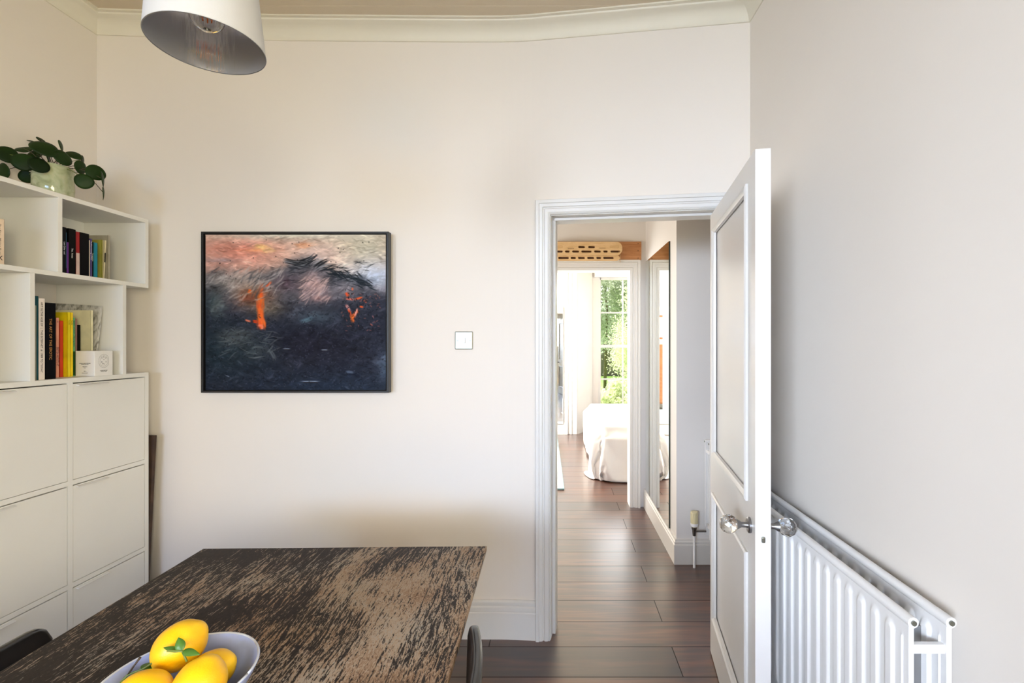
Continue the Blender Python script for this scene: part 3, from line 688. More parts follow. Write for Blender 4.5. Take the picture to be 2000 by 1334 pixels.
# ---------------------------------------------------------------- painting
def painting_colors(nx, ny):
    rng = np.random.RandomState(5)
    u, v = np.meshgrid(np.linspace(0, 1, nx), np.linspace(0, 1, ny))
    def bl(cu, cv, ru, rv, p=2): return np.exp(-(np.abs((u-cu)/ru)**p + np.abs((v-cv)/rv)**p))
    def mix(img, col, a): return img*(1-a[..., None]) + np.array(col, float)*a[..., None]
    img = np.zeros((ny, nx, 3)) + np.array((200, 168, 150.))
    img = mix(img, (202, 140, 126), np.clip(bl(.12, .12, .32, .16)*.9, 0, 1)); img = mix(img, (190, 182, 160), bl(.88, .08, .22, .16))
    img = mix(img, (184, 196, 218), bl(.93, .28, .17, .11)); img = mix(img, (214, 186, 176), bl(.62, .14, .13, .09)); img = mix(img, (200, 196, 180), bl(.5, 0, .5, .03))
    img = mix(img, (210, 132, 112), bl(.22, .10, .14, .05)*.8); img = mix(img, (250, 196, 120), bl(.31, .08, .035, .018)); img = mix(img, (242, 160, 110), bl(.31, .10, .08, .010)*.9)
    img = mix(img, (240, 156, 104), bl(.55, .062, .045, .008)); img = mix(img, (132, 118, 124), bl(.08, .165, .10, .013)*.8)
    edge = np.interp(u, [0, .1, .2, .32, .42, .48, .56, .64, .68, .75, .80, .87, .93, 1], [.23, .22, .25, .23, .215, .165, .15, .17, .235, .24, .27, .26, .35, .375])
    mt = 1/(1+np.exp(-(v-edge)*70))
    mc = np.zeros_like(img) + np.array((88, 88, 98.))
    mc = mix(mc, (138, 130, 128), bl(.15, .30, .22, .09)); mc = mix(mc, (156, 146, 142), bl(.22, .31, .06, .07))
    mc = mix(mc, (52, 60, 72), bl(.52, .19, .07, .03)); mc = mix(mc, (36, 44, 56), bl(.70, .28, .06, .05)); mc = mix(mc, (60, 68, 80), bl(.84, .29, .08, .04))
    mc = mix(mc, (186, 150, 146), bl(.60, .33, .075, .08)); mc = mix(mc, (206, 148, 140), bl(.64, .41, .06, .02)*.9); mc = mix(mc, (142, 134, 142), bl(.78, .36, .10, .05))
    mc = mix(mc, (90, 72, 84), bl(.45, .31, .06, .05)); img = img*(1-mt[..., None]) + mc*mt[..., None]
    e2 = np.interp(u, [0, .1, .3, .5, .62, .75, .85, 1], [.42, .46, .50, .47, .45, .43, .40, .37])
    lo = 1/(1+np.exp(-(v-e2)*24)); lc = np.zeros_like(img) + np.array((38, 42, 58.))
    lc = mix(lc, (34, 50, 62), bl(.1, .75, .3, .2)); lc = mix(lc, (30, 30, 46), bl(.6, .72, .25, .15)); lc = mix(lc, (34, 46, 66), bl(.7, 1, .5, .12))
    lc = mix(lc, (62, 76, 92), bl(.62, .53, .12, .05)); lc = mix(lc, (74, 90, 112), bl(1, .85, .04, .1))
    lc = mix(lc, (86, 92, 96), bl(.17, .66, .10, .06, 3)*.8); lc = mix(lc, (64, 74, 80), bl(.28, .74, .10, .06)*.8)
    img = img*(1-lo[..., None]) + lc*lo[..., None]
    img = mix(img, (44, 60, 66), bl(.04, .44, .06, .10)*.7); img = mix(img, (112, 122, 122), bl(.06, .46, .03, .06)*.7)
    img = mix(img, (150, 92, 58), bl(.27, .40, .10, .07)*.85); img = mix(img, (112, 96, 72), bl(.35, .48, .08, .05)*.6)
    img = mix(img, (128, 58, 44), bl(.25, .41, .04, .02)*.7)
    # brush strokes: each one drags the colour beneath it along a direction
    def stroke(cu, cv, ang, ln, wd, col, al):
        x0, x1 = max(0, int((cu-ln)*nx)), min(nx, int((cu+ln)*nx)+1); y0, y1 = max(0, int((cv-ln)*ny)), min(ny, int((cv+ln)*ny)+1)
        if x1 <= x0 or y1 <= y0: return
        uu, vv = u[y0:y1, x0:x1]-cu, v[y0:y1, x0:x1]-cv; c, s_ = math.cos(ang), math.sin(ang)
        a, b = uu*c+vv*s_, -uu*s_+vv*c
        b = b + (a*a)*rng.uniform(-5, 5)
        wd = max(wd, .0026); br = .65+.35*np.sin(b/wd*rng.uniform(4, 6)+rng.uniform(0, 6)) if wd > .008 else .85
        k = np.exp(-(np.abs(a/ln*1.5)**4) - (np.abs(b/wd)**4))*al*br
        img[y0:y1, x0:x1] = img[y0:y1, x0:x1]*(1-k[..., None]) + np.array(col)*k[..., None]
    for it, (n_, ls, ws, jit, al) in enumerate(((900, .06, .012, 16, .75), (2200, .035, .006, 20, .7), (3500, .018, .003, 24, .6))):
        for _ in range(n_):
            cu, cv = rng.rand(), rng.rand(); px = img[min(ny-1, int(cv*ny)), min(nx-1, int(cu*nx))].copy()
            dark = px.mean() < 75
            if cv < .2: ang = rng.normal(0, .35)
            elif cv < .5: ang = rng.uniform(-1.4, .6)
            else: ang = rng.uniform(-1.2, .9)
            col = np.clip(px*rng.uniform(.82, 1.2) + rng.normal(0, jit*(.35 if dark else .6)), 4, 250)
            stroke(cu, cv, ang, ls*rng.uniform(.5, 1.2), ws*rng.uniform(.5, 1.3), col, al)
    O = (244, 96, 26)
    for k in range(46):
        t = k/45; stroke(.312-.008*math.sin(t*3)+rng.normal(0, .006), .33+t*.26, 1.57+rng.normal(0, .12), .035, .010+.006*t, (236+rng.normal(0, 8), 100+rng.normal(0, 16), 36+rng.normal(0, 10)), .30+.6*t)
    for (cu, cv, an, ln, wd, col) in ((.245, .365, .3, .014, .012, O), (.35, .32, -.8, .03, .006, (220, 90, 50)), (.235, .555, .3, .022, .006, (230, 120, 90)), (.275, .56, .2, .02, .010, (246, 70, 20)), (.305, .585, 0, .02, .007, (236, 120, 90)), (.315, .60, .2, .01, .01, (236, 130, 100)),
            (.785, .385, 1.2, .02, .010, (248, 76, 20)), (.815, .35, 1.57, .012, .005, (220, 100, 60)), (.80, .415, .1, .03, .006, (226, 110, 90)), (.85, .41, -.3, .03, .006, (236, 90, 40)), (.79, .47, 1.1, .03, .008, (200, 140, 140)), (.83, .51, -1.0, .04, .010, (246, 100, 30)), (.815, .54, 1.4, .035, .011, (248, 110, 34)),
            (.835, .50, -1.3, .035, .005, (220, 150, 140)), (.865, .465, .3, .015, .006, (236, 90, 40)), (.885, .43, .9, .016, .005, (190, 90, 70)), (.80, .50, 1.2, .03, .006, (230, 80, 30)), (.92, .58, .6, .012, .004, (170, 90, 80)), (.93, .53, 1.2, .014, .004, (130, 90, 100)),
            (.58, .945, 0, .07, .0022, (150, 165, 190)), (.45, .735, 0, .03, .002, (120, 130, 150)), (.66, .742, 0, .025, .002, (130, 140, 160)), (.56, .55, -.4, .05, .012, (86, 116, 132)), (.80, .885, .1, .03, .008, (86, 100, 124)), (.37, .77, 1.1, .06, .012, (84, 92, 100)), (.12, .91, .5, .02, .003, (110, 120, 140))):
        for _ in range(2): stroke(cu, cv, an, ln, wd, col, .8)
    for _ in range(130):
        cu, cv = rng.uniform(.75, .97), rng.uniform(.37, .62); stroke(cu, cv, rng.uniform(-1.6, 1.6), .010, .0025, (16, 18, 28) if rng.rand() < .7 else (150, 90, 84), .8)
    for _ in range(45):
        stroke(rng.uniform(.05, .95), rng.uniform(.03, .5), 0, .004, .0035, (24, 24, 30), .8)
    for _ in range(70): stroke(rng.uniform(.03, .42), float(rng.uniform(.22, .42)), rng.uniform(-1.3, -.3), .05, rng.uniform(.002, .006), (178, 170, 166) if rng.rand() < .5 else (70, 74, 82), .5)
    for _ in range(90):
        t = rng.rand(); stroke(.46+.24*t, .165+.02*math.sin(t*9)+.03*t+rng.normal(0, .012), .5*math.cos(t*5)-.2, .05, rng.uniform(.0015, .004), (22, 26, 34) if rng.rand() < .7 else (150, 150, 156), .75)
    for _ in range(70):
        t = rng.rand(); stroke(.68+.25*t, .25+.10*t*t+rng.normal(0, .02), rng.uniform(-.3, .9), .035, rng.uniform(.002, .005), (26, 36, 46), .75)
    for _ in range(60): stroke(rng.uniform(.53, .68), float(rng.uniform(.28, .43)), rng.uniform(-1.2, -.6), .04, rng.uniform(.002, .005), (200, 166, 160) if rng.rand() < .6 else (120, 104, 112), .6)
    for _ in range(50): stroke(rng.uniform(.08, .40), float(rng.uniform(.62, .80)), rng.uniform(-1.0, .6), .05, rng.uniform(.002, .005), (112, 118, 122) if rng.rand() < .6 else (40, 48, 56), .5)
    for _ in range(900): stroke(rng.rand(), float(rng.uniform(.5, 1)), rng.uniform(-1.5, 1.5), .008, .0016, (16, 18, 28) if rng.rand() < .6 else (70, 78, 100), .6)
    for _ in range(60): stroke(rng.uniform(.46, .92), float(rng.uniform(.17, .36)), rng.uniform(-.6, .5), .03, .0025, (34, 40, 50), .55)
    img = np.clip(img, 0, 255)/255; L_ = img.mean(2, keepdims=True); img = L_+(img-L_)*.95
    img = np.clip(img, 0, 1); img = img*(.76+.24*np.clip(L_*1.9, 0, 1))
    return np.clip(img, 0, 1)
def painting():
    x0, x1, z0, z1 = -1.657, -.780, 1.180, 1.934; fy = 2.177; b = .010; cy_ = 2.185
    r = tag(empty('painting', ((x0+x1)/2, 2.212, z0)), 'abstract oil painting of dark hills and orange fires in a thin black tray frame', 'painting')
    f = MB(); f.box(x0, x0+b, fy, 2.212, z0, z1).box(x1-b, x1, fy, 2.212, z0, z1).box(x0+b, x1-b, fy, 2.212, z0, z0+b).box(x0+b, x1-b, fy, 2.212, z1-b, z1)
    f.box(x0+b, x1-b, 2.206, 2.212, z0+b, z1-b)
    f.build('picture_frame', black_m, r, bevel=.0008, label='black painted tray frame')
    g = .006; nx, ny = 440, 380; img = painting_colors(nx, ny)
    X0, X1, Z0, Z1 = x0+b+g, x1-b-g, z0+b+g*.6, z1-b-g*.6
    gx, gz = np.meshgrid(np.linspace(X0, X1, nx), np.linspace(Z1, Z0, ny))
    lum = img.mean(axis=2); hgt = (lum - np.roll(lum, 2, 0))*.004
    co = np.stack([gx, np.full_like(gx, cy_)-hgt, gz], -1).reshape(-1, 3)
    i = np.arange(ny-1)[:, None]*nx + np.arange(nx-1)[None]; i = i.ravel(); F = np.stack([i, i+nx, i+nx+1, i+1], 1)
    me = bpy.data.meshes.new('canvas'); me.from_pydata(co.tolist(), [], F.tolist())
    a = np.where(img <= .04045, img/12.92, ((img+.055)/1.055)**2.4).reshape(-1, 3)
    at = me.color_attributes.new('paint', 'FLOAT_COLOR', 'POINT'); at.data.foreach_set('color', np.concatenate([a, np.ones((len(a), 1))], 1).astype(np.float32).ravel())
    m, nt, bs = new_mat('oil_paint'); L = nt.links; ac = N(nt, 'ShaderNodeVertexColor'); ac.layer_name = 'paint'
    tc = N(nt, 'ShaderNodeTexCoord'); no = N(nt, 'ShaderNodeTexNoise'); no.inputs['Scale'].default_value = 160; no.inputs['Detail'].default_value = 4; L.new(tc.outputs['Object'], no.inputs['Vector'])
    L.new(ac.outputs[0], bs.inputs['Base Color']); bs.inputs['Roughness'].default_value = .6; bs.inputs['Specular IOR Level'].default_value = .12
    bp = N(nt, 'ShaderNodeBump'); bp.inputs['Strength'].default_value = .35; bp.inputs['Distance'].default_value = .0012; L.new(no.outputs['Fac'], bp.inputs['Height']); L.new(bp.outputs[0], bs.inputs['Normal'])
    me.materials.append(m)
    for p in me.polygons: p.use_smooth = True
    o = bpy.data.objects.new('canvas', me); COL.objects.link(o); o.parent = r; o.matrix_parent_inverse = r.matrix_basis.inverted()
    MB().box(X0, X1, cy_+.001, 2.206, Z0, Z1).build('stretcher', M('raw_canvas', (40, 38, 36), .9), r)
painting()

# ---------------------------------------------------------------- light switch
sw = tag(empty('light_switch', (-.44, 2.24, 1.425)), 'square brushed metal light switch with white rocker on the back wall', 'light switch')
MB().box(-.483, -.397, 2.233, 2.2405, 1.382, 1.468).build('switch_plate', nickel_m, sw, bevel=.004, seg=3)
MB().box(-.4475, -.4325, 2.229, 2.234, 1.413, 1.437).build('rocker', whiteplastic_m, sw, bevel=.0015)
for x in (-.470, -.410):
    MB().lathe([(.0, 0), (.0035, 0), (.003, .0015), (0, .0015)], 16, frame((x, 2.2332, 1.424), (1, 0, 0), (0, 0, 1)), cap=False).build('screw', pewter_m, sw)

# ---------------------------------------------------------------- pendant lamp
lx, ly, lz = -.672, .900, 1.990
lm = tag(empty('pendant_lamp', (lx, ly, CZ)), 'white drum pendant shade lined with silver and a clear filament bulb', 'lamp')
hh = .20; r0, r1 = .0965, .080
m = Matrix.Translation((lx, ly, lz)) @ Matrix.Rotation(R(-1.5), 4, 'Y')
so_ = MB().lathe([(r0, 0), (r1, hh), (r1-.0008, hh), (r0-.0008, 0)], 96, m, cap=False); 
sh = so_.build('lamp_shade', shade_m, lm, smooth='auto')
MB().lathe([(r0-.0010, .0006), (r1-.0010, hh)], 96, m, cap=False).build('shade_lining', silver_m, lm, smooth=True, label='silver foil lining')
rb = MB().lathe([(r0-.0012, -.0002), (r0+.0002, -.0002), (r0+.0002, .0006), (r0-.0012, .0006), (r0-.0012, -.0002)], 96, m, cap=False).build('shade_rim', steel_m, sh, smooth='auto')
sp = MB().tube([m @ Vector((.014, 0, hh-.03)), m @ Vector((r1-.001, 0, hh-.004))], .0012, 6).tube([m @ Vector((-.007, .012, hh-.03)), m @ Vector((-(r1-.001)*.5, (r1-.001)*.866, hh-.004))], .0012, 6).tube([m @ Vector((-.007, -.012, hh-.03)), m @ Vector((-(r1-.001)*.5, -(r1-.001)*.866, hh-.004))], .0012, 6)
sp.build('shade_spider', whiteplastic_m, lm)
MB().lathe([(0, .115), (.014, .115), (.0185, .125), (.0185, .165), (.010, .185), (.003, .19), (0, .19)], 32, m, cap=False).build('bulb_holder', whiteplastic_m, lm, smooth='auto')
bl = MB().lathe([(0, .030), (.010, .0318), (.020, .0375), (.027, .0475), (.030, .060), (.0285, .072), (.022, .086), (.016, .098), (.0135, .112), (.0135, .118)], 48, m, cap=False).build('light_bulb', bulbm, lm, smooth=True, label='large clear glass filament bulb')
sd_ = bl.modifiers.new('s', 'SOLIDIFY'); sd_.thickness = .0008
fm = MB()
for k in range(6):
    a = 2*math.pi*k/6; fm.tube([m @ Vector((.008*math.cos(a), .008*math.sin(a), .050)), m @ Vector((.011*math.cos(a), .011*math.sin(a), .085))], .0011, 6)
fm.build('filament', filament_m, bl)
MB().tube([m @ Vector((0, 0, .19)), (lx, ly, CZ-.02)], .003, 8).build('cord', whiteplastic_m, lm)
MB().lathe([(0, -.03), (.03, -.028), (.045, 0), (0, 0)], 32, Matrix.Translation((lx, ly, CZ)), cap=False).build('ceiling_rose', whiteplastic_m, lm, smooth='auto')

# ---------------------------------------------------------------- dining table
tb = tag(empty('dining_table', (-.665, .67, 0), R(1.2)), 'dark distressed wooden dining table with a worn streaky top', 'table')
TM = Matrix.Translation((-.665, .67, 0)) @ Matrix.Rotation(R(1.2), 4, 'Z')
top = MB(); top.box(-.4575, .4575, -.85, .848, .734, .75)
def tabpart(mb_, name, mat, bevel):
    me = bpy.data.meshes.new(name); me.from_pydata(mb_.v, [], mb_.f); me.materials.append(mat)
    o = bpy.data.objects.new(name, me); COL.objects.link(o); o.parent = tb
    b = o.modifiers.new('b', 'BEVEL'); b.width = bevel; b.segments = 2; return o
tabpart(top, 'table_top', table_m, .0022)
tabpart(MB().box(-.33, .33, .70, .725, .655, .734).box(-.33, .33, -.725, -.70, .655, .734).box(-.34, -.315, -.71, .71, .655, .734).box(.315, .34, -.71, .71, .655, .734), 'apron', darkwood_m, .002)
for sx in (-1, 1):
    for sy in (-1, 1):
        g = MB(); x, y = sx*.305, sy*.69; g.box(x-.033, x+.033, y-.033, y+.033, 0, .734); tabpart(g, 'table_leg', darkwood_m, .003)

# ---------------------------------------------------------------- chairs
def shell_back(cxp, far, near, bow, ztop, zbot, th, sgn, lean):
    """curved back shell wrapping along Y; sgn: outward direction (+1 right)"""
    n = 28; nz = 9; outer = []; vs = []; fs = []
    rows = []
    for i in range(n+1):
        t = i/n; y = far + (near-far)*t; bx = abs(math.sin(math.pi*t))**.8*bow if 0 < t < 1 else 0
        e = min(t, 1-t)*abs(near-far); drop = 0
        rr = .045
        if e < rr: drop = rr - math.sqrt(max(0, rr*rr-(rr-e)**2))
        for j in range(nz+1):
            q = j/nz; z = zbot + (ztop-drop-zbot)*q
            k = .5+.5*math.sin(min(1, q*1.05)*math.pi*.5)
            vs.append((cxp + sgn*(bx + lean*(z-zbot)), y, z))
    for i in range(n):
        for j in range(nz): a = i*(nz+1)+j; fs.append((a, a+nz+1, a+nz+2, a+1))
    return vs, fs
def chair(name, sgn, cxp, far, near, bow, ztop, label, group):
    mid = (far+near)/2; root = tag(empty(name, (cxp-sgn*.15, mid, 0)), label, 'chair', group)
    vs, fs = shell_back(cxp, far, near, bow, ztop, .56, .016, sgn, .03)
    o = MB().add(vs, fs).build('backrest', chair_m, root, smooth=True); s_ = o.modifiers.new('s', 'SOLIDIFY'); s_.thickness = .020; s_.offset = 0
    b = o.modifiers.new('b', 'BEVEL'); b.width = .008; b.segments = 4; b.limit_method = 'ANGLE'
    xi = cxp - sgn*.36
    seat = MB(); x0, x1 = min(cxp, xi), max(cxp, xi)
    seat.box(x0, x1, near+.03, far-.03, .435, .465); seat.build('seat', leather_m, root, bevel=.014, seg=4)
    for x in (cxp-sgn*.03, xi+sgn*.03):
        for y in (near+.05, far-.05):
            MB().tube([(x, y, .437), (x, y+(.02 if y > mid else -.02), 0)], [.013, .010], 12).build('leg', chair_m, root, smooth='auto')
    for y in (near+.09, far-.09):
        MB().tube([(cxp-sgn*.02, y, .45), (cxp+sgn*(.010+bow*.6), y, .60)], .010, 10).build('back_post', chair_m, root, smooth='auto')
    return root
GC = 'chairs around the dining table'
chair('dining_chair', 1, -.206, 1.105, .66, .045, .768, 'black curved-back chair at the right side of the table, its rail catching light', GC)
chair('dining_chair', -1, -1.215, 1.125, .69, .0, .748, 'black chair with a flat padded back at the left side of the table', GC)

# ---------------------------------------------------------------- bowl and lemons
bc = Vector((-.655, .812, .75)); br_ = .1185
bw = tag(empty('fruit_bowl', tuple(bc)), 'shallow periwinkle blue ceramic bowl of lemons on the table', 'bowl')
prof = [(.0, .004), (.040, .004), (.044, 0), (.050, 0), (.052, .006), (.075, .022), (.098, .050), (.112, .075), (.1185, .090), (.1165, .0915), (.1135, .090), (.107, .075), (.093, .052), (.070, .026), (.045, .012), (0, .009)]
bm_ = MB(); seg = 80; vs = []; fs = []
for r_, z in prof:
    for i in range(seg):
        a = 2*math.pi*i/seg; wv = 1 + (.012*math.cos(2*a+.6)+.008*math.cos(3*a))*(r_/.118); vs.append(bc + Vector((r_*wv*math.cos(a), r_*wv*math.sin(a), z*(1+.02*math.sin(a*2)))))
for j in range(len(prof)-1):
    for i in range(seg): a, b = j*seg+i, j*seg+(i+1) % seg; fs.append((a, b, b+seg, a+seg))
bm_.add(vs, fs).build('bowl_body', bowl_m, bw, smooth='auto', angle=60)
vs = []
bb = MB(); pts = []
for i in range(seg+1):
    a = 2*math.pi*i/seg; wv = 1 + (.012*math.cos(2*a+.6)+.008*math.cos(3*a)); pts.append(bc + Vector((.1162*wv*math.cos(a), .1162*wv*math.sin(a), .0905*(1+.02*math.sin(a*2)))))
bb.tube(pts, .0019, 8).build('bowl_rim', bowlrim_m, bw, smooth=True, label='paler glazed rim')
def lemon(c, axis, L_, Rr, label, seed):
    rnd = random.Random(seed); axis = Vector(axis).normalized(); q = axis.to_track_quat('Z', 'Y').to_matrix().to_4x4(); mm = Matrix.Translation(c) @ q
    n = 26; pr = []
    for i in range(n+1):
        t = math.pi*i/n; z = -math.cos(t); r_ = abs(math.sin(t))**.92*Rr; zz = z*L_/2*.90
        if z > .90: zz += (z-.90)*L_*.40; r_ *= 1
        if z < -.93: zz -= (-.93-z)*L_*.25
        pr.append((max(r_, 0), zz))
    vs = []; fs = []; sg = 40
    for r_, z in pr:
        for i in range(sg):
            a = 2*math.pi*i/sg; k = 1+.018*math.sin(2*a+seed)+.012*math.sin(3*a+z*60+seed)+.008*math.sin(5*a-z*90)
            vs.append(mm @ Vector((r_*k*math.cos(a), r_*k*math.sin(a), z)))
    for j in range(n):
        for i in range(sg): a, b = j*sg+i, j*sg+(i+1) % sg; fs.append((a, b, b+sg, a+sg))
    root = tag(empty('lemon', tuple(c)), label, 'lemon', 'lemons in the blue bowl')
    MB().add(vs, fs).build('lemon_fruit', lemon_m, root, smooth=True)
    return root, mm
def pointed_leaf(base_, d, nrm, L_, wd, bend=.15):
    d = Vector(d).normalized(); nrm = Vector(nrm); nrm = (nrm - d*nrm.dot(d)).normalized(); s_ = d.cross(nrm); vs = []; fs = []; n = 12
    for i in range(n+1):
        t = i/n; wv = wd*abs(math.sin(math.pi*min(1, t**.8)))**.9; c = base_ + d*L_*t - nrm*bend*L_*t*t
        vs += [c - s_*wv + nrm*wv*.25, c, c + s_*wv + nrm*wv*.25]
    for i in range(n):
        for j in (0, 1): a = i*3+j; fs.append((a, a+3, a+4, a+1))
    return vs, fs
l1, _ = lemon(W(351, 1261, .855), W(400, 1225, .875)-W(312, 1300, .84), .096, .0400, 'lemon lying on top at the back of the bowl, its stalk to the left', 1)
l2, _ = lemon(W(388, 1340, .785), (.25, .30, .80), .096, .0405, 'largest lemon at the front, standing on end below the leafy sprig', 2)
l3, _ = lemon(W(411, 1312, .850), (.7, .15, .35), .090, .0345, 'half-hidden lemon at the right, in front of the bowl wall', 3)
l4, _ = lemon(W(279, 1356, .775), (.9, .1, .1), .094, .0350, 'lemon at the left of the bowl, under the green twig', 4)
# sprig between the lemons and its leaves
b0 = W(356, 1272, .808)
MB().tube([W(326, 1271, .80), b0, W(365, 1292, .80)], .0018, 8).build('stalk', stem_m, l2, smooth=True)
for tip, L_, wd, up in ((W(348, 1246, .815), .0, .0075, 0), (W(384, 1276, .79), 0, .006, 0), (W(318, 1264, .81), 0, .0045, 0)):
    d = tip-b0; vs, fs = pointed_leaf(b0, d, (.2, -.7, .7), d.length*1.05, wd, .12)
    o = MB().add(vs, fs).build('leaf', lemonleaf_m, l2, smooth=True); o.modifiers.new('s', 'SOLIDIFY').thickness = .0006
# twig of the left-hand lemon, up to the back lemon
p = [W(235, 1334, .80), W(250, 1318, .808), W(280, 1306, .815), W(305, 1290, .82), W(320, 1281, .823)]
MB().tube(p, [.0022, .0018, .0016, .0016, .0022], 8).build('twig', stem_m, l4, smooth=True)
MB().tube([W(250, 1318, .808), W(262, 1300, .812), W(274, 1284, .815)], [.0016, .0014, .0020], 8).build('twig', dstem_m, l4, smooth=True)
for a_, b_2, wd in ((W(280, 1306, .83), W(334, 1312, .842), .016), (W(300, 1306, .83), W(330, 1334, .83), .012), (W(278, 1308, .82), W(298, 1290, .845), .008)):
    d = b_2-a_; vs, fs = pointed_leaf(a_, d, (.1, -.5, .8), d.length, wd, .1)
    o = MB().add(vs, fs).build('leaf', lemonleaf_m, l4, smooth=True); o.modifiers.new('s', 'SOLIDIFY').thickness = .0006

# ---------------------------------------------------------------- hall beyond the door
HX = .775; HY = 2.985; HB = 4.0
struct(MB().box(HX, HX+.12, HY+.12, HB, 0, CZ).box(HX, 3.1, HY, HY+.12, 0, CZ).build('wall_hall_right', hallwall_m))
struct(MB().box(-1.5, 3.1, 2.10, 4.2, CZ-.001, CZ+.1).build('ceiling_hall', ceil_m))
struct(MB().box(-1.5, -1.38, 2.36, 4.0, 0, CZ).build('wall_hall_left', hallwall_m))
struct(MB().box(2.98, 3.1, 2.12, 2.985, 0, CZ).build('wall_hall_end', hallwall_m))
struct(MB().box(RX+.12, 3.1, 2.0, 2.12, 0, CZ).build('wall_hall_side', hallwall_m))
bx0, bx1, bz = -.135, .637, 2.030
struct(MB().box(-3.1, bx0, HB, HB+.12, 0, CZ).box(bx1, 3.1, HB, HB+.12, 0, CZ).box(bx0, bx1, HB, HB+.12, bz, CZ).build('wall_bedroom_near', hallwall_m))
sk2 = [(0, 0), (.020, 0), (.020, .122), (.015, .128), (.017, .140), (.011, .148), (.010, .157), (0, .157)]
struct(MB().sweep([(HX, HB, 0), (HX, HY, 0), (2.9, HY, 0)], (0, 0, 1), sk2, 1).build('baseboard_hall', trim_m, smooth='auto'))
arch2 = [(0, 0), (0, .012), (.008, .016), (.020, .018), (.026, .012), (.040, .014), (.046, .022), (.060, .024), (.066, .020), (.070, .030), (.086, .032), (.090, 0)]
f2 = struct(empty('trim_3', (bx1, HB, 0)))
MB().sweep([(bx0, HB, 0), (bx0, HB, bz), (bx1, HB, bz), (bx1, HB, 0)], (0, -1, 0), arch2, -1).build('architrave', trim_m, f2, smooth='auto')
MB().sweep([(bx0, HB+.12, 0), (bx0, HB+.12, bz), (bx1, HB+.12, bz), (bx1, HB+.12, 0)], (0, 1, 0), arch2, 1).build('architrave', trim_m, f2, smooth='auto')
# hall mirror
hm = tag(empty('wall_mirror', (.77, 3.55, .159)), 'tall frameless mirror on the right-hand hall wall', 'mirror')
MB().box(.7645, .7745, 3.144, 3.959, .159, 2.097).build('mirror_backing', M('mirror_edge_green', (34, 44, 34), .4), hm)
MB().add([(.764, 3.1445, .1595), (.764, 3.9585, .1595), (.764, 3.9585, 2.0965), (.764, 3.1445, 2.0965)], [(0, 1, 2, 3)]).build('mirror_glass', mirror_m, hm)
# hall radiator with its valve
radiator('panel_radiator', (.945, HY, 0), (1, 0, 0), (0, -1, 0), .8, .60, .20, 'white radiator on the hall wall beyond the door, only its left end in view')
vx, vy = .871, 2.925
vv = tag(empty('radiator_valve', (vx, vy, 0)), 'thermostatic radiator valve with a cream ribbed head on a white floor pipe', 'valve')
MB().tube([(vx, vy, 0), (vx, vy, .205)], .0075, 16).build('pipe', whiteplastic_m, vv, smooth='auto')
MB().lathe([(0, .200), (.010, .200), (.012, .215), (.013, .235), (.017, .245), (.017, .256), (0, .256)], 6, Matrix.Translation((vx, vy, 0)), cap=False).build('valve_body', pewter_m, vv, bevel=.001)
MB().tube([(vx, vy, .228), (vx+.074, vy-.0, .228)], .0055, 12).build('valve_tail', pewter_m, vv, smooth='auto')
hv = MB(); sg = 32
pr = [(.0, .256), (.015, .256), (.021, .268), (.023, .280), (.0235, .345), (.020, .352), (0, .353)]
vs = []; fs = []
for r_, z in pr:
    for i in range(sg*2):
        a = 2*math.pi*i/(sg*2); k = 1 if (i//2) % 2 or z < .285 else .955; vs.append((vx+r_*k*math.cos(a), vy+r_*k*math.sin(a), z))
for j in range(len(pr)-1):
    for i in range(sg*2): a, b = j*sg*2+i, j*sg*2+(i+1) % (sg*2); fs.append((a, b, b+sg*2, a+sg*2))
hv.add(vs, fs).build('valve_head', M('aged_cream_plastic', (206, 196, 158), .45), vv)
MB().lathe([(.0215, .262), (.0238, .272), (.0238, .281), (.0215, .281)], 32, Matrix.Translation((vx, vy, 0)), cap=False).build('setting_ring', whiteplastic_m, vv, smooth='auto')

# backing board and hangboard above the bedroom door
bb_ = tag(MB().box(-.30, .733, HB-.020, HB, 2.116, 2.274).build('mounting_board', ply_m, bevel=.001), 'pine board fixed above the bedroom doorway, carrying the hangboard', 'board')
sc = MB()
for z in (2.132, 2.195, 2.255): sc.tube([(.705, HB-.0205, z), (.705, HB-.0225, z)], .004, 10)
sc.build('screws', darkwood_m, bb_)
hbY = 3.925
def slot_poly(cx_, cz_, w_, h_, n=10):
    r_ = h_/2; return [(cx_+(w_/2-r_)*s_+r_*math.cos(a), cz_+r_*math.sin(a)) for s_, a0_ in ((1, -90), (-1, 90)) for a in [R(a0_+180*k/n) for k in range(n+1)]]
def plate_with_slots(name, outline, slots, y0, y1, mat, parent):
    cu = bpy.data.curves.new(name, 'CURVE'); cu.dimensions = '2D'; cu.fill_mode = 'BOTH'; cu.extrude = abs(y1-y0)/2; cu.bevel_depth = .0015
    for poly in [outline]+slots:
        sp_ = cu.splines.new('POLY'); sp_.points.add(len(poly)-1); sp_.use_cyclic_u = True
        for p_, q_ in zip(sp_.points, poly): p_.co = (q_[0], q_[1], 0, 1)
    t = bpy.data.objects.new('t', cu); COL.objects.link(t); dg = bpy.context.evaluated_depsgraph_get(); me = bpy.data.meshes.new_from_object(t.evaluated_get(dg))
    bpy.data.objects.remove(t); me.transform(frame((0, (y0+y1)/2, 0), (1, 0, 0), (0, 0, 1))); me.materials.clear(); me.materials.append(mat); me.name = name
    o = bpy.data.objects.new(name, me); COL.objects.link(o); o.parent = parent; o.matrix_parent_inverse = parent.matrix_basis.inverted(); return o
hb = tag(empty('hangboard', (.2625, HB-.02, 2.12)), 'beech climbing hangboard with rows of finger pockets above the bedroom door', 'hangboard')
def hx(px): return (px-1085)/910*hbY
def hz(py): return EYE-(py-667)/910*hbY
xl, xr = hx(1076), hx(1215)
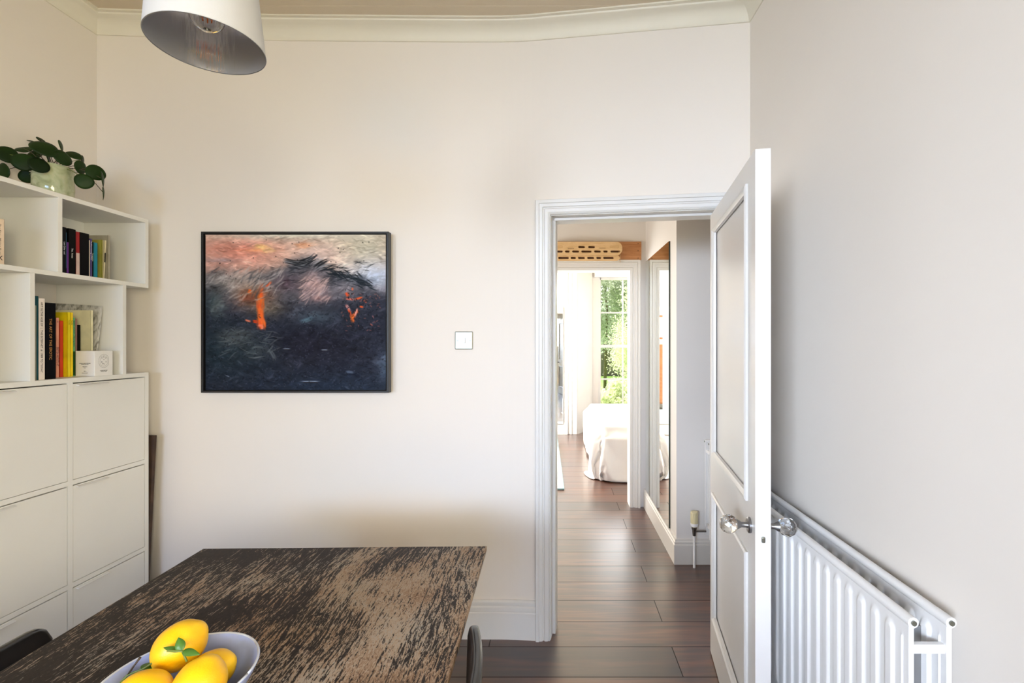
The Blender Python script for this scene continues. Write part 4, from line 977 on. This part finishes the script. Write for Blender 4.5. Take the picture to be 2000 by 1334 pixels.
def rrect(x0, x1, z0, z1, r_, n=8):
    out = []
    for cx_, cz_, a0_ in ((x1-r_, z0+r_, -90), (x1-r_, z1-r_, 0), (x0+r_, z1-r_, 90), (x0+r_, z0+r_, 180)):
        out += [(cx_+r_*math.cos(R(a0_+90*k/n)), cz_+r_*math.sin(R(a0_+90*k/n))) for k in range(n+1)]
    return out
upper = rrect(xl, xr, hz(498.5), hz(472.5), .050)
notch = [(hx(1103.5), hz(475.2)), (hx(1187), hz(475.2))]
sl = [slot_poly((hx(a)+hx(b))/2, hz(482.4), hx(b)-hx(a), .022) for a, b in ((1129, 1143), (1148.5, 1162.5))]
sl += [slot_poly((hx(a)+hx(b))/2, hz(491), hx(b)-hx(a), .0215) for a, b in ((1080, 1099.5), (1103, 1113), (1117, 1131.5), (1135, 1156), (1160, 1174), (1178, 1187.5), (1192, 1211.5))]
plate_with_slots('upper_plate', upper, sl, hbY, hbY+.028, beech_m, hb)
sl3 = [slot_poly((hx(a)+hx(b))/2, hz(502.6), hx(b)-hx(a), .022) for a, b in ((1090, 1111.5), (1114.5, 1125.5), (1129, 1143), (1147, 1161.5), (1165, 1175), (1178.5, 1200))]
plate_with_slots('lower_plate', rrect(hx(1078), hx(1212), hz(508.5), hz(497), .034), sl3, hbY+.026, hbY+.045, beech_m, hb)
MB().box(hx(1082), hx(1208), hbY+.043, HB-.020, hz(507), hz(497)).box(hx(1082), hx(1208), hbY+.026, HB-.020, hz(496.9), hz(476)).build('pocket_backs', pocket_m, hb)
for x0_, x1_ in ((1076.5, 1103), (1187, 1214)):
    o = MB().box(hx(x0_)+.012, hx(x1_)-.012, hbY+.0285, HB-.02, hz(478), hz(471.6)).build('sloper', beech_m, hb, bevel=.006)
for x_ in (1090, 1200):
    plate_with_slots('jug_inlay', slot_poly(hx(x_), hz(482.2), .075, .020), [], hbY-.0022, hbY-.0012, plywood('beech_inlay', (204, 166, 116), (218, 184, 136), 6, 20), hb)
text('burnt_lettering', 'TENSION', .013, M('burnt_wood', (110, 66, 34), .8), hb, (hx(1114.5), hbY-.0022, hz(485.4)), (1, 0, 0), (0, 0, 1), 'CENTER')
text('burnt_lettering', 'GRINDSTONE', .009, bpy.data.materials['burnt_wood'], hb, (hx(1176), hbY-.0022, hz(484.8)), (1, 0, 0), (0, 0, 1), 'CENTER')

# ---------------------------------------------------------------- bedroom
WBY = 7.14
beige = M('bedroom_wall_paint', (226, 221, 214), .7, var=.005)
struct(MB().box(-2.6, .34, WBY, WBY+.12, 0, CZ).build('wall_bedroom_far', beige))
struct(MB().prism([(.34, WBY), (.60, 7.62), (.60, 7.80), (.20, 7.80), (.20, WBY+.12)], 0, CZ).build('wall_bay_left', beige))
struct(MB().box(-2.72, -2.6, 4.12, 7.2, 0, CZ).build('wall_bedroom_left', beige))
struct(MB().box(2.6, 2.72, 4.12, 7.9, 0, CZ).build('wall_bedroom_right', beige))
struct(MB().box(-2.72, 2.72, 4.12, 7.92, CZ, CZ+.12).build('ceiling_bedroom', ceil_m))
WY = 7.70; wx0, wx1, wz0, wz1 = .735, 1.875, .20, 2.445
struct(MB().box(.60, wx0-.03, WY-.02, WY+.1, 0, CZ).box(wx1+.03, 2.6, WY-.02, WY+.1, 0, CZ).box(wx0-.03, wx1+.03, WY-.02, WY+.1, wz1+.03, CZ).box(wx0-.03, wx1+.03, WY-.02, WY+.1, 0, wz0-.03).build('wall_bay', beige))
wn = struct(empty('window_1', (1.3, WY, wz0)), 'tall white sash window over the bed with trees outside', 'window')
wf = MB().box(wx0-.03, wx0+.012, WY-.01, WY+.06, wz0-.03, wz1+.03).box(wx1-.012, wx1+.03, WY-.01, WY+.06, wz0-.03, wz1+.03).box(wx0, wx1, WY-.01, WY+.06, wz1-.01, wz1+.03).box(wx0, wx1, WY-.01, WY+.06, wz0-.03, wz0+.02)
zs = [wz1-.55*k for k in range(5)]; xs_ = [wx0+.38*k for k in range(4)]
wf.box(wx0, wx1, WY, WY+.05, zs[2]-.028, zs[2]+.022)
wf.box(wx0, wx1, WY+.01, WY+.04, zs[1]-.012, zs[1]+.012).box(wx0, wx1, WY+.01, WY+.04, zs[3]-.012, zs[3]+.012)
for x in xs_[1:3]: wf.box(x-.011, x+.011, WY+.0115, WY+.0385, wz0, wz1)
wf.build('window_frame', trim_m, wn)
MB().box(wx0, wx1, WY+.024, WY+.027, wz0, wz1).build('window_pane', pane_m, wn)
ra = tag(MB().box(.635, 1.90, 7.60, 7.68, 2.475, 2.570).build('roller_blind', whiteplastic_m, bevel=.006), 'white roller blind cassette at the head of the bedroom window', 'blind')
struct(MB().box(.12, .33, WBY-.02, WBY, 0, CZ).box(.14, .19, WBY-.035, WBY-.02, 0, CZ).box(.23, .25, WBY-.03, WBY-.02, 0, CZ).build('trim_4', trim_m, bevel=.004))
struct(MB().box(-2.6, .12, WBY-.018, WBY, 0, .15).build('baseboard_bedroom', trim_m))
# mirror standing on the skirting line at the far wall
ma = R(2.0)
fmr = tag(empty('wardrobe_mirror', (-.20, WBY-.045, .17)), 'tall white-framed mirror on the far bedroom wall left of the bay', 'mirror')
MB().prism([(-.60, WBY-.082), (.118, WBY-.047), (.118, WBY-.001), (-.60, WBY-.001)], .17, 1.955).build('mirror_backing', trim_m, fmr)
mg = MB().add([(-.55, 0, .20), (.112, 0, .20), (.112, 0, 1.90), (-.55, 0, 1.90)], [(0, 1, 2, 3)])
mg.v = [(x, WBY-.048+(x-.112)*math.tan(R(2.6)), z) for x, y, z in mg.v]; mg.build('mirror_glass', mirror_m, fmr)
# bed
BX0, BX1, BY0, BY1, BZ = .40, 1.78, 4.72, 6.78, .545
bed = tag(empty('bed', ((BX0+BX1)/2, (BY0+BY1)/2, 0)), 'double bed on dark wooden legs under the white bedspread', 'bed')
MB().box(BX0+.05, BX1-.05, BY0+.08, BY1-.03, .20, .30).build('bed_base', M('bed_base', (120, 70, 44), .6), bed)
MB().box(BX0+.05, BX1-.05, BY0+.06, BY1-.04, .30, .495).build('mattress', cloth_m, bed, bevel=.07, seg=4)
for x in (BX0+.11, BX1-.11):
    for y in (BY0+.30, BY1-.12): MB().tube([(x, y, 0), (x, y, .20)], [.022, .03], 12).build('leg', M('walnut_leg', (74, 38, 26), .5), bed, smooth='auto')
def bedspread():
    """a flat sheet dropped on the bed and left to settle"""
    nx_, ny_ = 84, 110; x0_, x1_, y0_, y1_ = BX0-.47, BX1+.47, BY0-.61, BY1-.02
    vs = [(x0_+(x1_-x0_)*i/nx_, y0_+(y1_-y0_)*j/ny_, BZ+.03+.004*math.sin(i*.9)*math.cos(j*.7)) for i in range(nx_+1) for j in range(ny_+1)]
    fs = [(i*(ny_+1)+j, (i+1)*(ny_+1)+j, (i+1)*(ny_+1)+j+1, i*(ny_+1)+j+1) for i in range(nx_) for j in range(ny_)]
    sheet = MB().add(vs, fs).build('t', cloth_m)
    tmp = [sheet]
    m_ = MB().box(BX0, BX1, BY0, BY1, .12, BZ-.012); c1 = m_.build('t', cloth_m); tmp.append(c1)
    bm = bmesh.new(); bm.from_mesh(c1.data); bmesh.ops.bevel(bm, geom=list(bm.edges), offset=.10, segments=5, affect='EDGES'); bm.to_mesh(c1.data); bm.free()
    c2 = MB().box(-1, 3, 3.5, 7.6, -.2, -.004).build('t', cloth_m); tmp.append(c2)
    for c in (c1, c2):
        c.modifiers.new('c', 'COLLISION'); c.collision.thickness_outer = .006; c.collision.cloth_friction = 12
    cl = sheet.modifiers.new('cloth', 'CLOTH'); st = cl.settings
    st.quality = 7; st.mass = .35; st.tension_stiffness = 18; st.compression_stiffness = 18; st.shear_stiffness = 8; st.bending_stiffness = .6; st.air_damping = 1.5
    cl.collision_settings.collision_quality = 3; cl.collision_settings.distance_min = .006; cl.collision_settings.use_self_collision = False
    cl.point_cache.frame_start = 1; cl.point_cache.frame_end = 60
    for f in range(1, 56): S.frame_set(f)
    me = bpy.data.meshes.new_from_object(sheet.evaluated_get(bpy.context.evaluated_depsgraph_get())); me.name = 'bedspread'
    for t in tmp: bpy.data.objects.remove(t)
    S.frame_set(1)
    for v in me.vertices: v.co.z = max(v.co.z, .006)
    for p in me.polygons: p.use_smooth = True
    me.materials.clear(); me.materials.append(cloth_m)
    o = bpy.data.objects.new('bedspread', me); COL.objects.link(o)
    sb = o.modifiers.new('s', 'SUBSURF'); sb.levels = sb.render_levels = 1; o.modifiers.new('t', 'SOLIDIFY').thickness = .003
    tag(o, 'white cotton bedspread draped over the bed down to the floor at its foot', 'bedspread')
bedspread()
# rug
rg = tag(empty('rug', (-.7, 5.4, 0)), 'pale blue rug on the bedroom floor left of the bed', 'rug')
rp = [(.078, 4.455), (.02, 6.9), (-1.7, 6.85), (-1.65, 4.58)]
MB().prism(rp, .001, .012).build('rug_pile', rug_m, rg)
MB().sweep([(x, y, .001) for x, y in rp], (0, 0, 1), [(-.006, 0), (-.006, .014), (.010, .014), (.010, 0)], -1, closed=True).build('rug_binding', rugedge_m, rg)
# chest of drawers and framed mirror, seen in the mirrors
cd = tag(empty('chest_of_drawers', (-.70, 4.35, 0)), 'tall teak chest of drawers seen reflected in the hall mirror', 'chest of drawers')
MB().box(-1.18, -.24, 4.145, 4.44, .12, 1.36).build('carcass', teak_m, cd, bevel=.003)
for k in range(5):
    z0 = .15+.238*k; MB().box(-1.16, -.26, 4.44, 4.456, z0, z0+.230).build('drawer', teak_m, cd, bevel=.002)
for x in (-1.14, -.28):
    for y in (4.19, 4.40): MB().box(x-.02, x+.02, y-.02, y+.02, 0, .12).build('leg', teak_m, cd)
fm2 = tag(empty('framed_mirror', (-.83, 4.14, 1.45)), 'square wood-framed mirror hanging above the teak chest of drawers', 'mirror')
q = MB(); x0, x1, z0, z1 = -1.12, -.28, 1.47, 1.98
q.box(x0, x1, 4.122, 4.15, z0, z0+.04).box(x0, x1, 4.122, 4.15, z1-.04, z1).box(x0, x0+.04, 4.122, 4.15, z0, z1).box(x1-.04, x1, 4.122, 4.15, z0, z1).build('mirror_frame', teak_m, fm2)
MB().box(x0+.03, x1-.03, 4.122, 4.138, z0+.03, z1-.03).build('mirror_glass', mirror_m, fm2)

# ---------------------------------------------------------------- garden outside the bedroom window
struct(MB().box(-12, 12, -20, -4.76, -.35, -.2).build('ground', grass_m))
struct(MB().box(-40, 40, 8.2, 60, -.9, -.8).build('ground', grass_m))
def crown(cx_, cy_, cz_, rx, ry, rz, n, size, seed):
    n = int(n*2.3); size = size*.6
    rg_ = np.random.RandomState(seed); vs = []; fs = []
    # clumps
    nc = 110; cc = rg_.normal(0, 1, (nc, 3)); cc /= np.linalg.norm(cc, axis=1)[:, None]; cc *= rg_.uniform(.35, 1, (nc, 1))
    for _ in range(n):
        c = cc[rg_.randint(nc)] + rg_.normal(0, .11, 3); p = np.array((cx_, cy_, cz_)) + c*np.array((rx, ry, rz))
        a = rg_.normal(0, 1, 3); a /= np.linalg.norm(a); b = np.cross(a, rg_.normal(0, 1, 3)); b /= np.linalg.norm(b); s_ = size*rg_.uniform(.6, 1.3)
        k = len(vs); vs += [tuple(p-a*s_), tuple(p+b*s_*.45), tuple(p+a*s_), tuple(p-b*s_*.45)]; fs.append((k, k+1, k+2, k+3))
    return vs, fs
def tree(name, x, y, zc, rx, rz, n, size, mat, label, seed):
    r = tag(empty(name, (x, y, -.8)), label, 'tree', 'trees outside the bedroom window')
    MB().tube([(x, y, -.8), (x+.1, y, zc-rz*.3), (x, y+.1, zc+rz*.3)], [.07, .05, .03], 10).build('trunk', bark_m, r, smooth=True)
    m_ = MB(); m_.add(*crown(x, y, zc, rx, rx, rz, n, size, seed)); me = bpy.data.meshes.new('foliage'); me.from_pydata(m_.v, [], m_.f); me.materials.append(mat)
    o = bpy.data.objects.new('foliage', me); COL.objects.link(o); o.parent = r; o.matrix_parent_inverse = r.matrix_basis.inverted()
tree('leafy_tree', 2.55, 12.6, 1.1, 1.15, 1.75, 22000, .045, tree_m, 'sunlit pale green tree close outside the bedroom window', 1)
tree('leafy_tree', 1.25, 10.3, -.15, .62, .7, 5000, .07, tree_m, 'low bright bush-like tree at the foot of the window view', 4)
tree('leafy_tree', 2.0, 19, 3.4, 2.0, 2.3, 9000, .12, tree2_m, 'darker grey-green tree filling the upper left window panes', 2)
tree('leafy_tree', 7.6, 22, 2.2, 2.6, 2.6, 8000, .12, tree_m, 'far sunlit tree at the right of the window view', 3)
hs = tag(empty('house', (3.0, 30, -.8)), 'distant grey house glimpsed between the trees outside', 'house')
MB().box(1.6, 7, 30, 34, -.8, 3.2).build('house_wall', M('far_brick', (150, 140, 140), .9), hs)
MB().prism([(1.4, 3.2), (7.2, 3.2), (4.3, 5.4)], 29.8, 34.2, Matrix(((1, 0, 0, 0), (0, 0, 1, 0), (0, 1, 0, 0), (0, 0, 0, 1)))).build('house_roof', M('far_slate', (96, 98, 108), .8), hs)
